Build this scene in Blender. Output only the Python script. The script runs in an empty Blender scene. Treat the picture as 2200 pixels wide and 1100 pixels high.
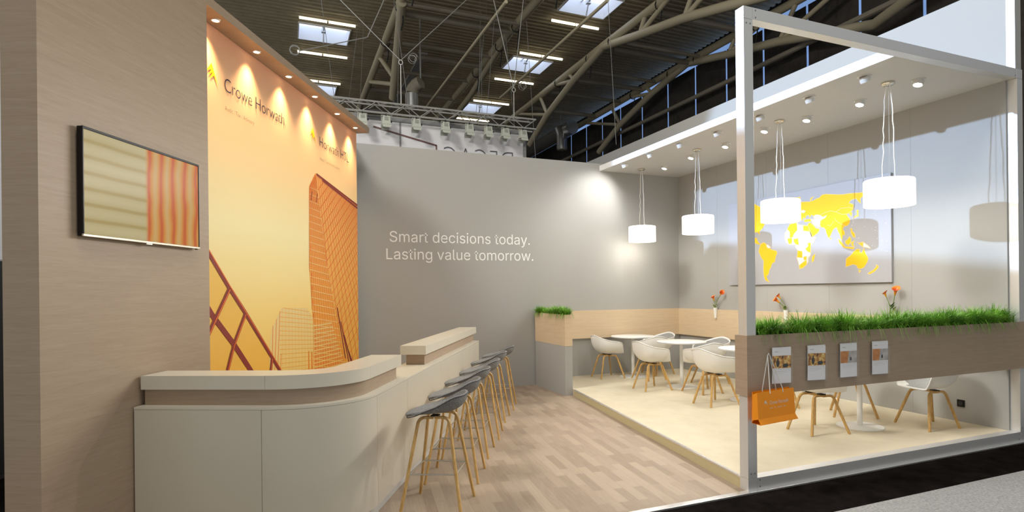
import bpy, bmesh, math, random
from mathutils import Vector, Matrix
S = bpy.context.scene
COL = S.collection
rad, sin, cos, pi = math.radians, math.sin, math.cos, math.pi

# ------------------------------------------------------------------ camera
cd = bpy.data.cameras.new('camera'); cam = bpy.data.objects.new('camera', cd); COL.objects.link(cam)
ROLL = rad(0.61)
PSI = rad(-22.95)                 # the world axes follow the seating area; the camera looks 22.95 degrees to the left of its depth axis
cam.matrix_world = Matrix.Rotation(PSI, 4, 'Z') @ Matrix(((cos(ROLL), sin(ROLL), 0, 0), (0, 0, -1, 0), (-sin(ROLL), cos(ROLL), 0, 1.70), (0, 0, 0, 1)))
cd.sensor_fit = 'HORIZONTAL'; cd.sensor_width = 36.0
cd.lens = 36.0 * 1257 / 2200
cd.shift_x = -45 / 2200; cd.shift_y = 75 / 2200
cd.clip_start = 0.05; cd.clip_end = 200
S.camera = cam
# ------------------------------------------------------------------ view, world, hall light
S.view_settings.view_transform = 'Standard'; S.view_settings.look = 'None'
S.view_settings.gamma = 1.0; S.view_settings.use_curve_mapping = False
S.view_settings.exposure = 0.0
wd = bpy.data.worlds.new('hall_world'); S.world = wd; wd.use_nodes = True
bg = wd.node_tree.nodes['Background']; bg.inputs[0].default_value = (0.95, 0.95, 0.92, 1); bg.inputs[1].default_value = 0.42

# two stand frames: R = seating area (u right, v back), L = counter side (d deep, m left of the wall face)
def G(x, y, z=0.0): return Vector((x * cos(PSI) - y * sin(PSI), x * sin(PSI) + y * cos(PSI), z))   # point given in the viewing axes
PR = G(1.785, 4.893); AR = 0.0
PL = G(-2.755, 4.05); AL = rad(90 - 3.37) + PSI
def W(base, ang, x, y, z=0.0):
    return Vector((base.x + x * cos(ang) - y * sin(ang), base.y + x * sin(ang) + y * cos(ang), z))
def RW(u, v, z=0.0): return W(PR, AR, u, v, z)
def LW(d, m, z=0.0): return W(PL, AL, d, m, z)

def lamp(name, kind, loc, energy, color=(1, 1, 1), target=None, **kw):
    l = bpy.data.lights.new(name, kind); l.energy = energy; l.color = color
    for k, val in kw.items(): setattr(l, k, val)
    o = bpy.data.objects.new(name, l); COL.objects.link(o); o.location = loc
    if target is not None:
        o.rotation_euler = (Vector(target) - Vector(loc)).to_track_quat('-Z', 'Y').to_euler()
    return o
# cool floodlight of the neighbouring stand, far left, shining over the banner wall
lamp('hall_floodlight', 'SPOT', RW(-12, 6, 6.8), 12500, (0.50, 0.69, 1.0), RW(3.8, 1.6, 3.2), spot_size=rad(27), spot_blend=0.15, shadow_soft_size=0.12)
# hall lighting above the aisle in front of the stand
lamp('hall_light', 'AREA', G(-6.5, 4.0, 10.5), 900, (1.0, 0.98, 0.93), G(0.5, 6.5, 0), shape='RECTANGLE', size=2.0, size_y=2.0)

lamp('hall_light', 'AREA', G(0.8, 1.0, 11.0), 340, (1.0, 0.97, 0.91), G(-1.2, 5.0, 0), shape='RECTANGLE', size=2.0, size_y=2.0)

# ------------------------------------------------------------------ materials
def nodes(m):
    m.use_nodes = True; return m.node_tree, m.node_tree.nodes['Principled BSDF']
def mat(name, col, rough=0.5, metal=0.0, spec=0.5, emit=None, estr=0.0, alpha=1.0, bump=None, trans=0.0):
    m = bpy.data.materials.new(name); t, b = nodes(m)
    b.inputs['Base Color'].default_value = (*col, 1); b.inputs['Roughness'].default_value = rough
    b.inputs['Metallic'].default_value = metal; b.inputs['Specular IOR Level'].default_value = spec
    if emit: b.inputs['Emission Color'].default_value = (*emit, 1); b.inputs['Emission Strength'].default_value = estr
    if alpha < 1: b.inputs['Alpha'].default_value = alpha
    if trans: b.inputs['Transmission Weight'].default_value = trans
    if 'print' in name or 'letter' in name: return m
    # fine procedural surface variation
    n = t.nodes.new('ShaderNodeTexNoise'); n.inputs['Scale'].default_value = bump[0] if bump else 60
    n.inputs['Detail'].default_value = 4
    tc = t.nodes.new('ShaderNodeTexCoord'); t.links.new(tc.outputs['Object'], n.inputs['Vector'])
    bp = t.nodes.new('ShaderNodeBump'); bp.inputs['Strength'].default_value = bump[1] if bump else 0.02
    bp.inputs['Distance'].default_value = 0.01
    t.links.new(n.outputs['Fac'], bp.inputs['Height']); t.links.new(bp.outputs['Normal'], b.inputs['Normal'])
    return m
def ramp(t, stops):
    r = t.nodes.new('ShaderNodeValToRGB'); e = r.color_ramp.elements
    while len(e) < len(stops): e.new(0.5)
    for el, (p, c) in zip(e, stops): el.position = p; el.color = (*c, 1)
    return r
def noise_mat(name, c1, c2, scale, rough=0.8, stretch=(1, 1, 1), detail=6, lo=0.35, hi=0.65, bump=0.1, dist=0.0, metal=0.0, spec=0.5):
    m = bpy.data.materials.new(name); t, b = nodes(m)
    tc = t.nodes.new('ShaderNodeTexCoord'); mp = t.nodes.new('ShaderNodeMapping'); mp.inputs['Scale'].default_value = stretch
    n = t.nodes.new('ShaderNodeTexNoise'); n.inputs['Scale'].default_value = scale; n.inputs['Detail'].default_value = detail
    n.inputs['Roughness'].default_value = 0.65; n.inputs['Distortion'].default_value = dist
    r = ramp(t, [(lo, c1), (hi, c2)])
    L = t.links.new
    L(tc.outputs['Object'], mp.inputs['Vector']); L(mp.outputs[0], n.inputs['Vector']); L(n.outputs['Fac'], r.inputs[0])
    L(r.outputs[0], b.inputs['Base Color'])
    b.inputs['Roughness'].default_value = rough; b.inputs['Metallic'].default_value = metal; b.inputs['Specular IOR Level'].default_value = spec
    if bump:
        bp = t.nodes.new('ShaderNodeBump'); bp.inputs['Strength'].default_value = bump; bp.inputs['Distance'].default_value = 0.01
        L(n.outputs['Fac'], bp.inputs['Height']); L(bp.outputs[0], b.inputs['Normal'])
    return m
def laminate(name, c1, c2, c3, rough=0.45):
    # limed oak laminate, grain horizontal on every upright face
    m = bpy.data.materials.new(name); t, b = nodes(m); L = t.links.new
    tc = t.nodes.new('ShaderNodeTexCoord')
    def nz(stretch, scale, detail, dist):
        mp = t.nodes.new('ShaderNodeMapping'); mp.inputs['Scale'].default_value = stretch
        n = t.nodes.new('ShaderNodeTexNoise'); n.inputs['Scale'].default_value = scale; n.inputs['Detail'].default_value = detail
        n.inputs['Roughness'].default_value = 0.7; n.inputs['Distortion'].default_value = dist
        L(tc.outputs['Object'], mp.inputs['Vector']); L(mp.outputs[0], n.inputs['Vector']); return n
    a = nz((0.55, 0.55, 11), 3.0, 9, 0.9); f = nz((1.5, 1.5, 75), 5.0, 5, 0.3)
    r = ramp(t, [(0.30, c1), (0.52, c2), (0.72, c3)])
    mx = t.nodes.new('ShaderNodeMix'); mx.data_type = 'FLOAT'; mx.inputs[0].default_value = 0.55
    L(a.outputs['Fac'], mx.inputs[2]); L(f.outputs['Fac'], mx.inputs[3]); L(mx.outputs[0], r.inputs[0])
    L(r.outputs[0], b.inputs['Base Color']); b.inputs['Roughness'].default_value = rough
    bp = t.nodes.new('ShaderNodeBump'); bp.inputs['Strength'].default_value = 0.08; bp.inputs['Distance'].default_value = 0.004
    L(f.outputs['Fac'], bp.inputs['Height']); L(bp.outputs[0], b.inputs['Normal'])
    return m
def emis(name, col, strength):
    m = bpy.data.materials.new(name); m.use_nodes = True; t = m.node_tree
    b = t.nodes['Principled BSDF']; b.inputs['Base Color'].default_value = (*col, 1)
    b.inputs['Emission Color'].default_value = (*col, 1); b.inputs['Emission Strength'].default_value = strength
    b.inputs['Roughness'].default_value = 0.4
    return m

M = {}
M['oak'] = laminate('limed_oak_laminate', (0.33, 0.24, 0.16), (0.40, 0.30, 0.21), (0.46, 0.36, 0.265))
M['oak_light'] = laminate('light_oak_laminate', (0.58, 0.43, 0.265), (0.68, 0.53, 0.35), (0.75, 0.61, 0.43))
M['grey_wall'] = mat('grey_paint', (0.40, 0.395, 0.375), 0.75, bump=(180, 0.03))
M['joint'] = mat('grey_joint', (0.30, 0.30, 0.29), 0.8)
M['white_paint'] = mat('white_paint', (0.78, 0.78, 0.76), 0.6)
M['ceiling_paint'] = mat('ceiling_paint', (0.60, 0.585, 0.56), 0.7)
M['lacquer'] = mat('cream_lacquer', (0.62, 0.575, 0.475), 0.25, bump=(250, 0.012))
M['lacquer_top'] = mat('cream_laminate_top', (0.66, 0.615, 0.51), 0.3, bump=(250, 0.012))
M['gap'] = mat('dark_joint', (0.08, 0.07, 0.06), 0.8)
M['steel'] = mat('brushed_steel', (0.72, 0.72, 0.715), 0.42, 0.55, bump=(300, 0.03))
M['steel_dark'] = mat('bolt_steel', (0.30, 0.30, 0.31), 0.4, 0.9)
M['chrome'] = mat('satin_nickel', (0.72, 0.66, 0.55), 0.25, 1.0)
M['rod'] = mat('stainless_rod', (0.62, 0.60, 0.55), 0.3, 1.0)
M['ash'] = noise_mat('oiled_oak', (0.48, 0.275, 0.08), (0.66, 0.42, 0.15), 9, 0.45, (6, 6, 1.2), bump=0.05)
M['felt'] = noise_mat('grey_felt', (0.09, 0.09, 0.09), (0.34, 0.34, 0.335), 130, 0.95, lo=0.33, hi=0.7, bump=0.4)
M['felt_light'] = noise_mat('light_grey_felt', (0.28, 0.28, 0.27), (0.50, 0.50, 0.48), 130, 0.95, lo=0.33, hi=0.7, bump=0.3)
M['piping'] = mat('dark_felt_piping', (0.06, 0.06, 0.062), 0.9)
M['shell'] = mat('white_plastic_shell', (0.86, 0.855, 0.83), 0.38)
M['table_white'] = mat('white_table_laminate', (0.85, 0.84, 0.80), 0.35)
M['black'] = mat('black_plastic', (0.008, 0.008, 0.009), 0.3, spec=0.25)
M['black_matt'] = mat('black_metal', (0.02, 0.02, 0.02), 0.6)
M['carpet_cream'] = noise_mat('cream_carpet', (0.60, 0.525, 0.38), (0.68, 0.605, 0.45), 3.0, 0.95, lo=0.3, hi=0.7, bump=0.05)
M['plinth'] = mat('platform_edge_board', (0.55, 0.47, 0.27), 0.7)
M['alu'] = mat('bare_aluminium_strip', (0.85, 0.85, 0.85), 0.25, 0.8)
M['black_floor'] = noise_mat('black_floor_covering', (0.007, 0.006, 0.005), (0.015, 0.012, 0.011), 5, 0.6, bump=0.02, spec=0.0)
M['carpet_grey'] = noise_mat('grey_needle_felt', (0.25, 0.25, 0.245), (0.50, 0.50, 0.49), 55, 0.98, lo=0.3, hi=0.7, bump=0.3)
M['soil'] = noise_mat('potting_soil', (0.02, 0.014, 0.008), (0.06, 0.04, 0.02), 60, 1.0)
M['orange_bag'] = mat('orange_card', (0.95, 0.31, 0.004), 0.35)
M['cord'] = mat('white_cord', (0.75, 0.73, 0.68), 0.8)
M['paper'] = mat('white_paper', (0.86, 0.86, 0.88), 0.6)
M['paper_line'] = mat('grey_print', (0.40, 0.40, 0.42), 0.6)
M['ink'] = mat('dark_print', (0.035, 0.02, 0.05), 0.6)
M['silver_ink'] = mat('silver_print', (0.80, 0.76, 0.66), 0.35, 0.3)
M['white_letter'] = mat('white_vinyl_lettering', (0.92, 0.92, 0.90), 0.5, emit=(1, 1, 1), estr=0.0)
M['yellow'] = mat('yellow_print', (0.90, 0.60, 0.0), 0.5)
M['map_yellow'] = mat('map_yellow_print', (0.85, 0.53, 0.0), 0.6)
M['map_white'] = mat('map_white_print', (0.70, 0.70, 0.74), 0.5)
M['map_line'] = mat('map_border_print', (0.80, 0.58, 0.22), 0.5)
M['map_board'] = mat('map_grey_board', (0.40, 0.40, 0.42), 0.6)
M['acrylic'] = mat('clear_acrylic', (0.85, 0.87, 0.9), 0.08, alpha=0.035)
M['vase'] = mat('white_porcelain', (0.86, 0.85, 0.80), 0.2)
M['stem'] = mat('flower_stem_green', (0.16, 0.26, 0.05), 0.5)
M['leaf'] = mat('dark_leaf_green', (0.03, 0.09, 0.02), 0.5)
M['sprig'] = mat('pale_green_sprig', (0.42, 0.46, 0.16), 0.6)
M['print_red'] = mat('red_brown_print', (0.24, 0.022, 0.012), 0.55)
M['print_orange'] = mat('orange_line_print', (0.80, 0.16, 0.01), 0.55)
M['print_tower'] = None
M['sign_white'] = mat('white_sign_wall', (0.82, 0.80, 0.81), 0.6)
M['sign_frame'] = mat('grey_sign_frame', (0.26, 0.26, 0.26), 0.5)
M['sign_brown'] = mat('brown_sign_line', (0.17, 0.085, 0.075), 0.6)
M['sign_ink'] = mat('grey_sign_lettering', (0.11, 0.11, 0.12), 0.6)
M['truss_alu'] = mat('truss_aluminium', (0.62, 0.61, 0.57), 0.35, 0.7)
M['flood'] = mat('pale_floodlight_housing', (0.52, 0.53, 0.45), 0.5)
M['flood_grid'] = mat('floodlight_louvre', (0.33, 0.34, 0.29), 0.5)
M['tube'] = mat('cream_roof_tube', (0.56, 0.49, 0.34), 0.5)
M['tube_dark'] = mat('grey_roof_tube', (0.34, 0.30, 0.23), 0.6)
M['blind'] = noise_mat('dark_window_blind', (0.045, 0.038, 0.032), (0.075, 0.064, 0.055), 2.0, 0.9, bump=0.02)
M['daylight'] = emis('daylight_gap', (0.30, 0.50, 0.95), 0.55)
M['sky_pane'] = emis('skylight_pane', (0.72, 0.82, 1.0), 1.7)
M['sky_frame'] = mat('skylight_lining', (0.86, 0.86, 0.88), 0.6)
M['strip'] = emis('fluorescent_tube', (1.0, 0.93, 0.72), 3.2)
M['duct'] = mat('silver_duct', (0.62, 0.62, 0.62), 0.3, 0.9, bump=(20, 0.2))
M['wire'] = mat('steel_wire', (0.45, 0.45, 0.42), 0.5, 0.6)
M['shade'] = emis('glowing_lamp_shade', (1.0, 0.93, 0.84), 1.15)
M['diffuser'] = emis('lamp_diffuser', (1.0, 0.97, 0.90), 3.0)
M['lens'] = emis('spot_lens', (1.0, 0.97, 0.90), 40.0)
M['warm_lens'] = emis('downlight_lens', (1.0, 0.83, 0.55), 9.0)
M['spot_body'] = mat('white_spot_housing', (0.74, 0.73, 0.70), 0.4)

# banner print: pale sky, pinker towards the top, deeper yellow low down
def banner_mat():
    m = bpy.data.materials.new('banner_print'); t, b = nodes(m); L = t.links.new
    tc = t.nodes.new('ShaderNodeTexCoord'); sp = t.nodes.new('ShaderNodeSeparateXYZ'); L(tc.outputs['Object'], sp.inputs[0])
    mz = t.nodes.new('ShaderNodeMapRange'); mz.inputs[1].default_value = 0.5; mz.inputs[2].default_value = 4.1; L(sp.outputs['Z'], mz.inputs[0])
    r1 = ramp(t, [(0.0, (0.86, 0.50, 0.08)), (0.25, (0.88, 0.62, 0.18)), (0.52, (0.86, 0.76, 0.40)), (0.74, (0.90, 0.64, 0.31)), (1.0, (0.92, 0.47, 0.27))])
    r2 = ramp(t, [(0.0, (0.86, 0.56, 0.12)), (0.3, (0.86, 0.77, 0.45)), (0.55, (0.86, 0.74, 0.43)), (0.80, (0.93, 0.54, 0.27)), (1.0, (0.92, 0.36, 0.24))])
    L(mz.outputs[0], r1.inputs[0]); L(mz.outputs[0], r2.inputs[0])
    mxr = t.nodes.new('ShaderNodeMapRange'); mxr.inputs[1].default_value = 1.2; mxr.inputs[2].default_value = 4.8; L(sp.outputs['X'], mxr.inputs[0])
    mx = t.nodes.new('ShaderNodeMix'); mx.data_type = 'RGBA'; L(mxr.outputs[0], mx.inputs[0]); L(r1.outputs[0], mx.inputs[6]); L(r2.outputs[0], mx.inputs[7])
    L(mx.outputs[2], b.inputs['Base Color']); b.inputs['Roughness'].default_value = 0.6
    return m
M['banner'] = banner_mat()
def print_grad(name, c0, c1, z0, z1):
    m = bpy.data.materials.new(name); t, b = nodes(m); L = t.links.new
    tc = t.nodes.new('ShaderNodeTexCoord'); sp = t.nodes.new('ShaderNodeSeparateXYZ'); L(tc.outputs['Object'], sp.inputs[0])
    mz = t.nodes.new('ShaderNodeMapRange'); mz.inputs[1].default_value = z0; mz.inputs[2].default_value = z1; L(sp.outputs['Z'], mz.inputs[0])
    r = ramp(t, [(0, c0), (1, c1)]); L(mz.outputs[0], r.inputs[0]); L(r.outputs[0], b.inputs['Base Color']); b.inputs['Roughness'].default_value = 0.6
    return m
M['tower_face'] = print_grad('tower_face_print', (0.82, 0.42, 0.05), (0.85, 0.40, 0.10), 0.6, 3.2)
M['tower_side'] = print_grad('tower_side_print', (0.86, 0.34, 0.02), (0.80, 0.38, 0.08), 0.6, 3.0)
M['tower_pale'] = print_grad('pale_tower_print', (0.84, 0.56, 0.14), (0.78, 0.60, 0.26), 0.7, 1.5)
M['tower_deep'] = print_grad('deep_tower_print', (0.80, 0.20, 0.005), (0.84, 0.40, 0.05), 0.6, 1.6)
M['glass_print'] = print_grad('glass_facade_print', (0.86, 0.44, 0.04), (0.82, 0.52, 0.11), 0.7, 2.0)

def plank_mat():
    m = bpy.data.materials.new('wood_plank_vinyl'); t, b = nodes(m); L = t.links.new
    tc = t.nodes.new('ShaderNodeTexCoord')
    br = t.nodes.new('ShaderNodeTexBrick'); br.offset = 0.37; br.offset_frequency = 2; br.squash = 1.0
    br.inputs['Scale'].default_value = 1.0; br.inputs['Brick Width'].default_value = 0.48; br.inputs['Row Height'].default_value = 0.088
    br.inputs['Mortar Size'].default_value = 0.0016; br.inputs['Mortar Smooth'].default_value = 0.3; br.inputs['Bias'].default_value = 0.0
    br.inputs['Color1'].default_value = (0.0, 0.0, 0.0, 1); br.inputs['Color2'].default_value = (1, 1, 1, 1); br.inputs['Mortar'].default_value = (0.35, 0.35, 0.35, 1)
    L(tc.outputs['Object'], br.inputs['Vector'])
    mp = t.nodes.new('ShaderNodeMapping'); mp.inputs['Scale'].default_value = (1.6, 22, 1); L(tc.outputs['Object'], mp.inputs['Vector'])
    n = t.nodes.new('ShaderNodeTexNoise'); n.inputs['Scale'].default_value = 3; n.inputs['Detail'].default_value = 6; n.inputs['Distortion'].default_value = 0.4; L(mp.outputs[0], n.inputs['Vector'])
    bw = t.nodes.new('ShaderNodeRGBToBW'); L(br.outputs['Color'], bw.inputs[0])
    mx = t.nodes.new('ShaderNodeMix'); mx.data_type = 'FLOAT'; mx.inputs[0].default_value = 0.52; L(bw.outputs[0], mx.inputs[2]); L(n.outputs['Fac'], mx.inputs[3])
    r = ramp(t, [(0.10, (0.255, 0.185, 0.13)), (0.5, (0.365, 0.28, 0.205)), (0.90, (0.45, 0.355, 0.265))]); L(mx.outputs[0], r.inputs[0])
    L(r.outputs[0], b.inputs['Base Color']); b.inputs['Roughness'].default_value = 0.5
    return m
M['planks'] = plank_mat()
def roof_mat():
    return noise_mat('corrugated_roof_sheet', (0.40, 0.335, 0.22), (0.50, 0.42, 0.29), 1.5, 0.8, bump=0)
M['roof'] = roof_mat()
def screen_mat():
    m = bpy.data.materials.new('tv_picture'); t, b = nodes(m); L = t.links.new
    tc = t.nodes.new('ShaderNodeTexCoord'); sp = t.nodes.new('ShaderNodeSeparateXYZ'); L(tc.outputs['Object'], sp.inputs[0])
    # left: pale beige with soft level bands; right: orange with upright streaks
    def wave(scale, axis, dist):
        w = t.nodes.new('ShaderNodeTexWave'); w.bands_direction = axis; w.inputs['Scale'].default_value = scale
        w.inputs['Distortion'].default_value = dist; w.inputs['Detail'].default_value = 2; L(tc.outputs['Object'], w.inputs['Vector']); return w
    wz = wave(3.2, 'Z', 0.6); wx = wave(2.4, 'X', 3.0)
    rl = ramp(t, [(0.0, (0.42, 0.31, 0.10)), (0.25, (0.53, 0.43, 0.20)), (1.0, (0.57, 0.47, 0.24))]); L(wz.outputs['Fac'], rl.inputs[0])
    rr = ramp(t, [(0.0, (0.60, 0.10, 0.01)), (0.25, (0.66, 0.22, 0.02)), (0.6, (0.68, 0.30, 0.05)), (1.0, (0.64, 0.38, 0.12))]); L(wx.outputs['Fac'], rr.inputs[0])
    mr = t.nodes.new('ShaderNodeMapRange'); mr.inputs[1].default_value = -0.035; mr.inputs[2].default_value = 0.0; L(sp.outputs['X'], mr.inputs[0])
    mx = t.nodes.new('ShaderNodeMix'); mx.data_type = 'RGBA'; L(mr.outputs[0], mx.inputs[0]); L(rl.outputs[0], mx.inputs[6]); L(rr.outputs[0], mx.inputs[7])
    b.inputs['Base Color'].default_value = (0.02, 0.02, 0.02, 1); b.inputs['Roughness'].default_value = 0.25; b.inputs['Specular IOR Level'].default_value = 0.1
    L(mx.outputs[2], b.inputs['Emission Color']); b.inputs['Emission Strength'].default_value = 0.75
    return m
M['screen'] = screen_mat()
def grass_mat():
    return noise_mat('grass_blades', (0.06, 0.22, 0.008), (0.30, 0.60, 0.06), 9, 0.6, bump=0)
M['grass'] = grass_mat()
def calla_mat():
    m = bpy.data.materials.new('calla_petal'); t, b = nodes(m); L = t.links.new
    tc = t.nodes.new('ShaderNodeTexCoord'); sp = t.nodes.new('ShaderNodeSeparateXYZ'); L(tc.outputs['Object'], sp.inputs[0])
    mz = t.nodes.new('ShaderNodeMapRange'); mz.inputs[1].default_value = 0.0; mz.inputs[2].default_value = 0.1; L(sp.outputs['Z'], mz.inputs[0])
    r = ramp(t, [(0, (0.60, 0.42, 0.02)), (0.45, (0.72, 0.25, 0.01)), (0.75, (0.60, 0.05, 0.01)), (1, (0.85, 0.25, 0.02))]); L(mz.outputs[0], r.inputs[0]); L(r.outputs[0], b.inputs['Base Color'])
    b.inputs['Roughness'].default_value = 0.4
    return m
M['calla'] = calla_mat()
def photo_mat(name, stops, scale):
    m = bpy.data.materials.new(name); t, b = nodes(m); L = t.links.new
    tc = t.nodes.new('ShaderNodeTexCoord'); n = t.nodes.new('ShaderNodeTexNoise'); n.inputs['Scale'].default_value = scale; n.inputs['Detail'].default_value = 3
    L(tc.outputs['Object'], n.inputs['Vector']); r = ramp(t, stops); L(n.outputs['Fac'], r.inputs[0]); L(r.outputs[0], b.inputs['Base Color']); b.inputs['Roughness'].default_value = 0.5
    return m
M['photo_gold'] = photo_mat('gold_photo_print', [(0.34, (0.05, 0.012, 0.004)), (0.46, (0.42, 0.15, 0.01)), (0.56, (0.72, 0.42, 0.06)), (0.68, (0.85, 0.76, 0.45))], 30)
M['photo_grey'] = photo_mat('grey_photo_print', [(0.3, (0.30, 0.26, 0.25)), (0.55, (0.50, 0.47, 0.46)), (0.75, (0.66, 0.64, 0.62))], 14)
M['photo_orange'] = photo_mat('orange_photo_print', [(0.3, (0.45, 0.14, 0.02)), (0.6, (0.66, 0.26, 0.05)), (0.8, (0.62, 0.42, 0.25))], 16)

# ------------------------------------------------------------------ mesh helpers
class MB:
    def __init__(s): s.v = []; s.f = []; s.m = []
    def add(s, vs, fs, mi=0):
        o = len(s.v); s.v += [tuple(p) for p in vs]
        for f in fs: s.f.append(tuple(i + o for i in f)); s.m.append(mi)
        return s
    def box(s, x0, x1, y0, y1, z0, z1, mi=0):
        return s.add([(x0,y0,z0),(x1,y0,z0),(x1,y1,z0),(x0,y1,z0),(x0,y0,z1),(x1,y0,z1),(x1,y1,z1),(x0,y1,z1)],
                     [(0,3,2,1),(4,5,6,7),(0,1,5,4),(1,2,6,5),(2,3,7,6),(3,0,4,7)], mi)
    def prism(s, poly, z0, z1, mi=0):
        n = len(poly); vs = [(x, y, z0) for x, y in poly] + [(x, y, z1) for x, y in poly]
        fs = [tuple(range(n - 1, -1, -1)), tuple(range(n, 2 * n))] + [(i, (i + 1) % n, (i + 1) % n + n, i + n) for i in range(n)]
        return s.add(vs, fs, mi)
    def tube(s, pts, r, seg=8, mi=0, flat=None, closed=False):
        # round tube (or, with flat=(w,h), a rectangular bar) swept along pts; r may be a list
        pts = [Vector(p) for p in pts]; n = len(pts); rings = []
        prev = None
        for i, p in enumerate(pts):
            if closed: d = pts[(i + 1) % n] - pts[i - 1]
            else: d = pts[min(i + 1, n - 1)] - pts[max(i - 1, 0)]
            d.normalize()
            if prev is None:
                a = Vector((0, 0, 1)) if abs(d.z) < 0.9 else Vector((0, 1, 0))
                e1 = d.cross(a).normalized()
            else:
                e1 = (prev - d * prev.dot(d)).normalized()
            prev = e1; e2 = d.cross(e1)
            ri = r[i] if isinstance(r, (list, tuple)) else r
            if flat:
                w, h = flat[0] / 2, flat[1] / 2
                ring = [p + e1 * a_ * w + e2 * b_ * h for a_, b_ in ((1, 0.6), (0.6, 1), (-0.6, 1), (-1, 0.6), (-1, -0.6), (-0.6, -1), (0.6, -1), (1, -0.6))]
            else:
                ring = [p + (e1 * cos(2 * pi * k / seg) + e2 * sin(2 * pi * k / seg)) * ri for k in range(seg)]
            rings.append(ring)
        k = len(rings[0]); vs = [q for rg in rings for q in rg]; fs = []
        for i in range(n if closed else n - 1):
            j = (i + 1) % n
            for a in range(k):
                b = (a + 1) % k; fs.append((i * k + a, i * k + b, j * k + b, j * k + a))
        if not closed: fs += [tuple(range(k - 1, -1, -1)), tuple((n - 1) * k + a for a in range(k))]
        return s.add(vs, fs, mi)
    def lathe(s, prof, seg=32, c=(0, 0, 0), mi=0):
        vs = []; fs = []
        for r, z in prof: vs += [(c[0] + r * cos(2 * pi * k / seg), c[1] + r * sin(2 * pi * k / seg), c[2] + z) for k in range(seg)]
        for i in range(len(prof) - 1):
            for k in range(seg):
                b = (k + 1) % seg; fs.append((i * seg + k, i * seg + b, (i + 1) * seg + b, (i + 1) * seg + k))
        return s.add(vs, fs, mi)
    def cyl(s, c, r, z0, z1, seg=24, mi=0):
        return s.lathe([(0.0001, z0), (r, z0), (r, z1), (0.0001, z1)], seg, (c[0], c[1], 0), mi)
    def sheet(s, poly, f, mi=0):
        vs = [f(*p) for p in poly]; return s.add(vs, [tuple(range(len(vs)))], mi)
    def build(s, name, mats, parent=None, loc=None, rz=0.0, smooth=False, bevel=0.0, kind=None):
        me = bpy.data.meshes.new(name); me.from_pydata(s.v, [], s.f)
        for mm in (mats if isinstance(mats, (list, tuple)) else [mats]): me.materials.append(mm)
        me.polygons.foreach_set('material_index', s.m)
        bm = bmesh.new(); bm.from_mesh(me); bmesh.ops.recalc_face_normals(bm, faces=bm.faces)
        if any(len(f.verts) > 4 for f in bm.faces):
            bmesh.ops.triangulate(bm, faces=[f for f in bm.faces if len(f.verts) > 4])
        bm.to_mesh(me); bm.free()
        if smooth:
            me.polygons.foreach_set('use_smooth', [True] * len(me.polygons))
            try: me.set_sharp_from_angle(angle=rad(38))
            except Exception: pass
        o = bpy.data.objects.new(name, me); COL.objects.link(o)
        if parent: o.parent = parent
        if loc is not None: o.location = loc
        if rz: o.rotation_euler = (0, 0, rz)
        if bevel:
            b = o.modifiers.new('bevel', 'BEVEL'); b.width = bevel; b.segments = 2; b.limit_method = 'ANGLE'
        if kind: o['kind'] = kind
        return o
def thing(name, label, cat, loc=(0, 0, 0), rz=0.0, group=None):
    o = bpy.data.objects.new(name, None); COL.objects.link(o); o.empty_display_size = 0.1
    o.location = loc; o.rotation_euler = (0, 0, rz); o['label'] = label; o['category'] = cat
    if group: o['group'] = group
    return o
def tag(o, label, cat, group=None):
    o['label'] = label; o['category'] = cat
    if group: o['group'] = group
    return o
def dup(root, loc, rz, label, group=None):
    r = root.copy(); COL.objects.link(r); r.location = loc; r.rotation_euler = (0, 0, rz); r['label'] = label
    if group: r['group'] = group
    for ch in list(root.children):
        c = ch.copy(); COL.objects.link(c); c.parent = r
        for g in ch.children:
            d = g.copy(); COL.objects.link(d); d.parent = c
    return r
def at_light(parent, kind, name, energy, color, loc, target, **kw):
    l = bpy.data.lights.new(name, kind); l.energy = energy; l.color = color
    for k, val in kw.items(): setattr(l, k, val)
    o = bpy.data.objects.new(name, l); COL.objects.link(o); o.parent = parent; o.location = loc
    if target is not None: o.rotation_euler = (Vector(target) - Vector(loc)).to_track_quat('-Z', 'Y').to_euler()
    return o
def lettering(name, text, m, fn, width=None, height=None, x0=0, z0=0, parent=None, offset=0.0, loc=None, rz=0.0, mirror=False, depth=0.0015):
    # flat letters: cap/ascender box fitted to width; fn maps (x, z, out) to local coordinates
    cu = bpy.data.curves.new(name, 'FONT'); cu.body = text; cu.size = 1.0; cu.offset = offset; cu.extrude = 0.0; cu.resolution_u = 4
    tmp = bpy.data.objects.new(name, cu); COL.objects.link(tmp)
    dg = bpy.context.evaluated_depsgraph_get(); me = bpy.data.meshes.new_from_object(tmp.evaluated_get(dg))
    bpy.data.objects.remove(tmp); bpy.data.curves.remove(cu)
    xs = [p.co.x for p in me.vertices]; w = max(xs) - min(xs); xm = min(xs)
    sx = width / w; sz = height / 0.682 if height else sx      # 0.682 = cap height of the built-in face
    for p in me.vertices:
        x = (p.co.x - xm) * sx
        if mirror: x = width - x
        p.co = Vector(fn(x0 + x, z0 + p.co.y * sz, depth))
    me.materials.clear(); me.materials.append(m); me.name = name
    o = bpy.data.objects.new(name, me); COL.objects.link(o)
    if parent: o.parent = parent
    if loc is not None: o.location = loc
    if rz: o.rotation_euler = (0, 0, rz)
    return o
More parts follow.
